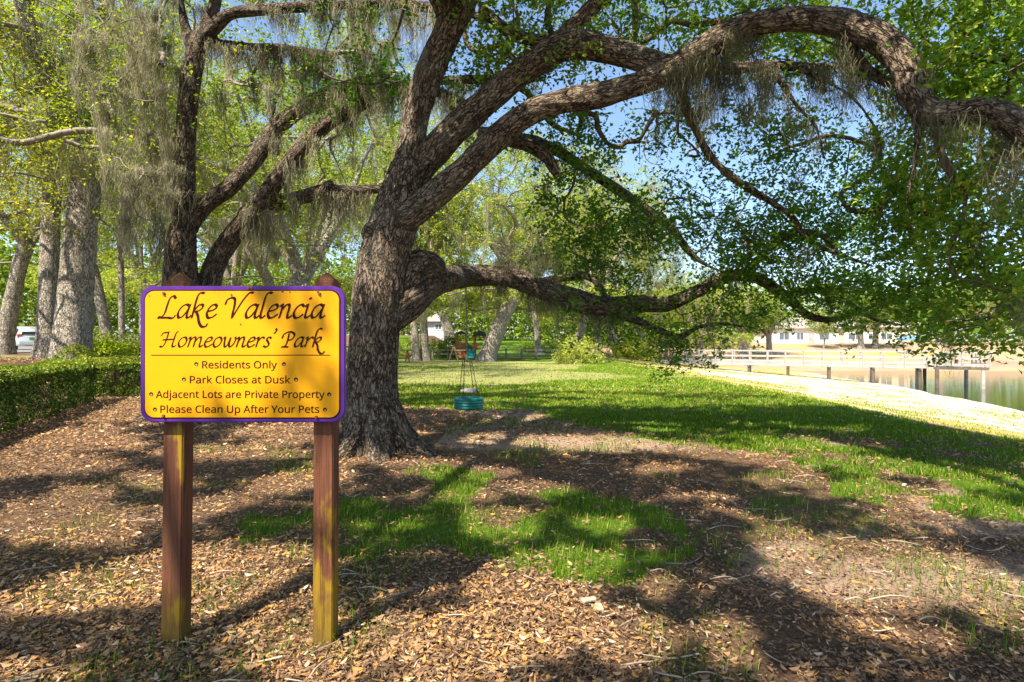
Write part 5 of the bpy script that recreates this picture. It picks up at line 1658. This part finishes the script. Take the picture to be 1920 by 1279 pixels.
# ------------------------------------------------------------------ silver car by the road
CARX, CARY = bx(50, 42), 42.0
car = thing("parked_car", "silver family car seen from behind at the far left, beyond the trees", "car", (CARX, CARY, gz(CARX, CARY) + .09), math.radians(140))
M["silver"] = simple("silver_paint", (0.62, 0.64, 0.66), .25, .6, .05, 2)
M["car_glass"] = simple("car_glass", (0.02, 0.022, 0.025), .06, 0, .1)
M["tyre_black"] = simple("tyre_black", (0.02, 0.02, 0.02), .8)
M["tail_red"] = simple("tail_red", (0.55, 0.05, 0.015), .2)
def cpart(name, mb, mat, parent=car, smooth=False):
    me = bpy.data.meshes.new(name)
    mb.bm.normal_update(); mb.bm.to_mesh(me); mb.bm.free()
    if smooth:
        for p in me.polygons: p.use_smooth = True
    return local(name, me, mat, parent)
def loft(secs):
    """sections along the car: (x, half width low, half width high, z low, z high, shoulder)"""
    mb = MB(); rows = []
    for x_, w0, w1, z0, z1 in secs:
        zm = (z0 + z1) / 2
        ring = [(x_, -w0 * .94, z0), (x_, w0 * .94, z0), (x_, w0, z0 + .12 * (z1 - z0)), (x_, (w0 + w1) / 2 * 1.01, zm), (x_, w1, z1 - .1 * (z1 - z0)), (x_, w1 * .9, z1), (x_, -w1 * .9, z1), (x_, -w1, z1 - .1 * (z1 - z0)), (x_, -(w0 + w1) / 2 * 1.01, zm), (x_, -w0, z0 + .12 * (z1 - z0))]
        rows.append([mb.bm.verts.new(p) for p in ring])
    for r0, r1 in zip(rows[:-1], rows[1:]):
        for i in range(10): mb.bm.faces.new([r0[i], r0[(i + 1) % 10], r1[(i + 1) % 10], r1[i]])
    mb.bm.faces.new(rows[0][::-1]); mb.bm.faces.new(rows[-1])
    bmesh.ops.recalc_face_normals(mb.bm, faces=list(mb.bm.faces))
    return mb
cpart("body", loft([(-2.3, .78, .80, .36, .92), (-2.22, .88, .88, .28, 1.0), (-1.6, .92, .90, .26, 1.04), (0, .93, .90, .24, 1.02), (1.2, .92, .88, .26, 1.0), (1.9, .88, .82, .28, .92), (2.25, .74, .70, .36, .78)]), M["silver"], smooth=True)
cpart("cabin", loft([(-2.18, .84, .62, 1.0, 1.52), (-1.9, .86, .66, 1.0, 1.66), (-.9, .87, .68, 1.0, 1.70), (.3, .86, .66, 1.0, 1.66), (.9, .84, .58, .99, 1.36), (1.3, .82, .55, .98, 1.04)]), M["silver"], smooth=True)
mb = MB(); mb.quad([(-2.215, -.64, 1.08), (-2.215, .64, 1.08), (-2.10, .56, 1.50), (-2.10, -.56, 1.50)]); mb.prism([(-2.225, -.64, 1.08), (-2.225, .64, 1.08), (-2.12, .56, 1.50), (-2.12, -.56, 1.50)], (-.012, 0, 0)); cpart("rear_window", mb, M["car_glass"])
for s in (-1, 1):
    mb = MB(); mb.prism([(-1.85, s * .885, 1.08), (-.75, s * .90, 1.08), (-.75, s * .76, 1.55), (-1.75, s * .76, 1.53)], (0, s * .012, 0)); cpart("side_window", mb, M["car_glass"])
    mb = MB(); mb.prism([(-.65, s * .90, 1.08), (.75, s * .885, 1.06), (.35, s * .76, 1.54), (-.65, s * .76, 1.55)], (0, s * .012, 0)); cpart("side_window", mb, M["car_glass"])
    mb = MB(); mb.box((-2.24, s * .76, .98), (.10, .24, .30), None, .03); cpart("taillight", mb, M["tail_red"])
    mb = MB(); mb.box((.72, s * 1.0, 1.06), (.12, .2, .15), None, .03); cpart("side_mirror", mb, M["silver"])
    for wx in (-1.4, 1.42):
        mb = MB(); mb.cyl((wx, s * .74, .33), (wx, s * .945, .33), .33, n=24); wh_ = cpart("wheel", mb, M["tyre_black"])
        mb = MB(); mb.cyl((wx, s * .94, .33), (wx, s * .955, .33), .20, n=16)
        o = cpart("rim", mb, M["silver"], wh_)
mb = MB(); mb.box((-2.30, 0, .50), (.16, 1.62, .26), None, .05); cpart("bumper", mb, M["silver"])
mb = MB(); mb.box((-2.345, 0, .82), (.02, .46, .16), None, .004); cpart("licence_plate", mb, simple("plate_green", (.10, .22, .12), .5))
mb = MB(); mb.box((-2.08, 0, 1.58), (.03, .3, .03)); cpart("brake_light", mb, M["tail_red"])

# stop sign and pole near the road, half hidden by the thick trunk
st = thing("stop_sign", "red octagonal road sign half hidden behind the thick pale trunk", "road sign", (bx(163.5, 44), 44, gz(bx(163.5, 44), 44)))
sz = CAMZ + (640 - 597) / FPX * 44
mb = MB(); mb.cyl((st.location.x, 44, st.location.z), (st.location.x, 44, sz + .3), .04, n=8); mb.build("pole", M["grey_wood"], st)
mb = MB(); mb.prism([(st.location.x + .38 * math.cos(math.radians(22.5 + 45 * i)), 43.95, sz + .38 * math.sin(math.radians(22.5 + 45 * i))) for i in range(8)], (0, -.02, 0)); mb.build("sign_plate", simple("sign_red", (.45, .02, .02), .4), st)
up_ = thing("utility_pole", "thin dark utility pole between the thick trunk and the leaning oak", "pole", (bx(174, 48), 48, gz(bx(174, 48), 48)))
mb = MB(); mb.cyl((up_.location.x, 48, up_.location.z), (up_.location.x, 48, 9.5), .15, .11, n=10); mb.build("pole", M["dark_pile"], up_)
mb = MB(); mb.beam((up_.location.x - 1.1, 48, 8.8), (up_.location.x + 1.1, 48, 8.8), .1, .12); mb.build("cross_arm", M["dark_pile"], up_)

# ------------------------------------------------------------------ play set, picnic table, fence
M["cedar"] = simple("cedar", (0.30, 0.11, 0.045), .7, var=.3, scale=4)
M["cedar_light"] = simple("cedar_light", (0.50, 0.36, 0.20), .8, var=.25, scale=4)
M["play_red"] = simple("play_red", (0.42, 0.04, 0.025), .4)
M["play_teal"] = simple("play_teal", (0.02, 0.26, 0.27), .4)
M["dark_roof"] = simple("dark_roof", (0.045, 0.04, 0.035), .9)
pd = 41.0
px_ = lambda p: bx(p, pd)
zt = lambda q: CAMZ + (640 - q) / FPX * pd
ps = thing("play_set", "brown wooden play set with dark roofs, red panel and teal slide", "play set", (px_(880), pd, gz(px_(880), pd)))
g0 = ps.location.z
for a in (855, 873, 889, 908):
    for yy in (pd, pd + 1.3):
        mb = MB(); mb.beam((px_(a), yy, g0 - .1), (px_(a), yy, zt(626 if a < 880 else 628)), .1, .1); mb.build("post", M["cedar"], ps)
mb = MB()
for i in range(5):
    mb.beam((px_(854), pd - .06, zt(645 + i * 6)), (px_(873.5), pd - .06, zt(645 + i * 6)), .03, .21)
mb.build("side_wall", M["cedar"], ps)
for a, b2, zq in ((855, 873, 652), (889, 908, 654)):
    mb = MB(); mb.box(((px_(a) + px_(b2)) / 2, pd + .65, zt(zq)), (px_(b2) - px_(a), 1.3, .08)); mb.build("platform", M["cedar"], ps)
mb = MB(); mb.prism([(px_(851), pd - .3, zt(627)), (px_(877), pd - .3, zt(627)), (px_(864), pd - .3, zt(621))], (0, 1.9, 0)); mb.build("roof", M["dark_roof"], ps)
mb = MB(); mb.prism([(px_(887), pd - .3, zt(630)), (px_(911), pd - .3, zt(630)), (px_(909), pd - .3, zt(624)), (px_(899), pd - .3, zt(620)), (px_(889), pd - .3, zt(624))], (0, 1.9, 0)); mb.build("roof", M["dark_roof"], ps)
mb = MB(); mb.beam((px_(892), pd - .06, zt(643)), (px_(892), pd - .06, zt(656)), .26, .04, up=(0, 1, 0)); mb.build("red_panel", M["play_red"], ps)
mb = MB(); mb.beam((px_(873), pd + .2, zt(657)), (px_(889), pd + .2, zt(657)), .9, .07); mb.build("bridge", M["cedar"], ps)
rows = []
mb = MB()
for i in range(9):
    q = i / 8
    yy = pd + .1 - 1.5 * q
    zz_ = zt(651) + (g0 + .15 - zt(651)) * (q ** .9) - .05 * math.sin(q * 9)
    c = px_(885)
    rows.append([mb.bm.verts.new(p) for p in ((c - .27, yy, zz_ + .16), (c - .23, yy, zz_), (c + .23, yy, zz_), (c + .27, yy, zz_ + .16))])
for r0, r1 in zip(rows[:-1], rows[1:]):
    for i in range(3): mb.bm.faces.new([r0[i], r0[i + 1], r1[i + 1], r1[i]])
bmesh.ops.solidify(mb.bm, geom=list(mb.bm.faces), thickness=.03)
mb.build("slide", M["play_teal"], ps)
for a, b2 in ((845, 853), (861, 853)):
    mb = MB(); mb.beam((px_(a), pd - .9, g0), (px_(b2), pd - .9, zt(648)), .09, .09); mb.build("brace", M["cedar_light"], ps)
mb = MB(); mb.beam((px_(849), pd - .9, zt(657)), (px_(874), pd - .5, zt(657)), .07, .09); mb.build("beam", M["cedar_light"], ps)

pt_ = thing("picnic_table", "brown picnic table on the lawn at the great oak's right edge", "table", (bx(752, 35), 35, 0))
cx_ = bx(752, 35)
mb = MB()
for i in range(5): mb.beam((cx_ - .9, 34.7 + i * .15, .76), (cx_ + .62, 34.7 + i * .15, .76), .14, .045)
mb.build("table_top", M["dark_pile"], pt_)
for yy in (34.35, 35.65):
    mb = MB(); mb.beam((cx_ - .9, yy, .45), (cx_ + .62, yy, .45), .27, .045); mb.build("seat", M["cedar"], pt_)
for xx in (-.65, .4):
    mb = MB(); mb.beam((cx_ + xx, 34.35, 0), (cx_ + xx, 34.85, .74), .05, .12); mb.beam((cx_ + xx, 35.65, 0), (cx_ + xx, 35.15, .74), .05, .12); mb.beam((cx_ + xx + .055, 34.25, .38), (cx_ + xx + .055, 35.75, .38), .05, .12)
    mb.build("leg", M["cedar"], pt_)
fe = thing("post_and_wire_fence", "low weathered post and rail fence behind the play set", "fence", (bx(930, 43), 43, gz(-1, 43)))
fp = [811, 822, 840, 932, 949, 978, 1005, 1047]
for q in fp:
    x_ = bx(q, 43)
    mb = MB(); mb.cyl((x_, 43, gz(x_, 43) - .1), (x_, 43, gz(x_, 43) + .78), .075, .065, 8); mb.build("post", M["twig_grey"], fe)
for zz_ in (.35, .66):
    mb = MB(); mb.beam((bx(811, 43), 43.05, g0 + zz_), (bx(1047, 43), 43.05, gz(3.5, 43) + zz_), .04, .07); mb.build("rail", M["grey_wood"], fe)
# small black box and a flat grey stone on the lawn
x_, y_ = bx(1048, 36.5), 36.5
bb = thing("ground_grill", "small black grill box on the grass left of the pale shrub", "grill", (x_, y_, gz(x_, y_)))
mb = MB(); mb.box((x_, y_, gz(x_, y_) + .17), (.42, .3, .22), None, .03); mb.build("box", M["tyre_black"], bb)
mb = MB(); mb.beam((x_, y_, gz(x_, y_) + .27), (x_, y_, gz(x_, y_) + .31), .36, .24); mb.build("lid", M["chain"], bb)
for s in (-.16, .16):
    mb = MB(); mb.cyl((x_ + s, y_, gz(x_, y_) - .03), (x_ + s, y_, gz(x_, y_) + .09), .025, n=8); mb.build("leg", M["chain"], bb)
r = np.random.default_rng(5)
bm = bmesh.new()
bmesh.ops.create_icosphere(bm, subdivisions=3, radius=1)
x_, y_ = bx(880, 14.6), 14.6
for v_ in bm.verts:
    f = 1 + .25 * (float(fbm(np.array([v_.co.x * 1.5 + 3]), np.array([v_.co.y * 1.5 + v_.co.z]), 4.0)[0]) - .5)
    v_.co = Vector((x_ + v_.co.x * .24 * f, y_ + v_.co.y * .2 * f, gz(x_, y_) + .03 + v_.co.z * .10 * f))
for f in bm.faces: f.smooth = True
me = bpy.data.meshes.new("stone"); bm.to_mesh(me); bm.free()
tag(link("stone", me, simple("grey_stone", (.17, .165, .175), .95, var=.3, scale=9, bumpd=.01, spec=.1)), "flat grey stone on the lawn behind the tyre swing's chains", "stone")

# things of one kind belong together
for o in scene.objects:
    if o.parent is not None or "label" not in o: continue
    n_ = o.name.split(".")[0]
    if n_ == "oak_tree":
        o["group"] = "oaks at the left behind the hedges" if o.location.y < 22 and o.location.x < -10 else ("oaks on the far bank of the lake" if o.location.y > 70 and o.location.x > 25 else "oaks of the wood beyond the lawn")
    elif n_ == "hedge": o["group"] = "clipped hedges at the left"
    elif n_ == "bush": o["group"] = "low bushes round the lawn"
    elif n_ == "house": o["group"] = "houses beyond the park"
    elif n_ == "live_oak": o["group"] = "great live oaks by the notice board"
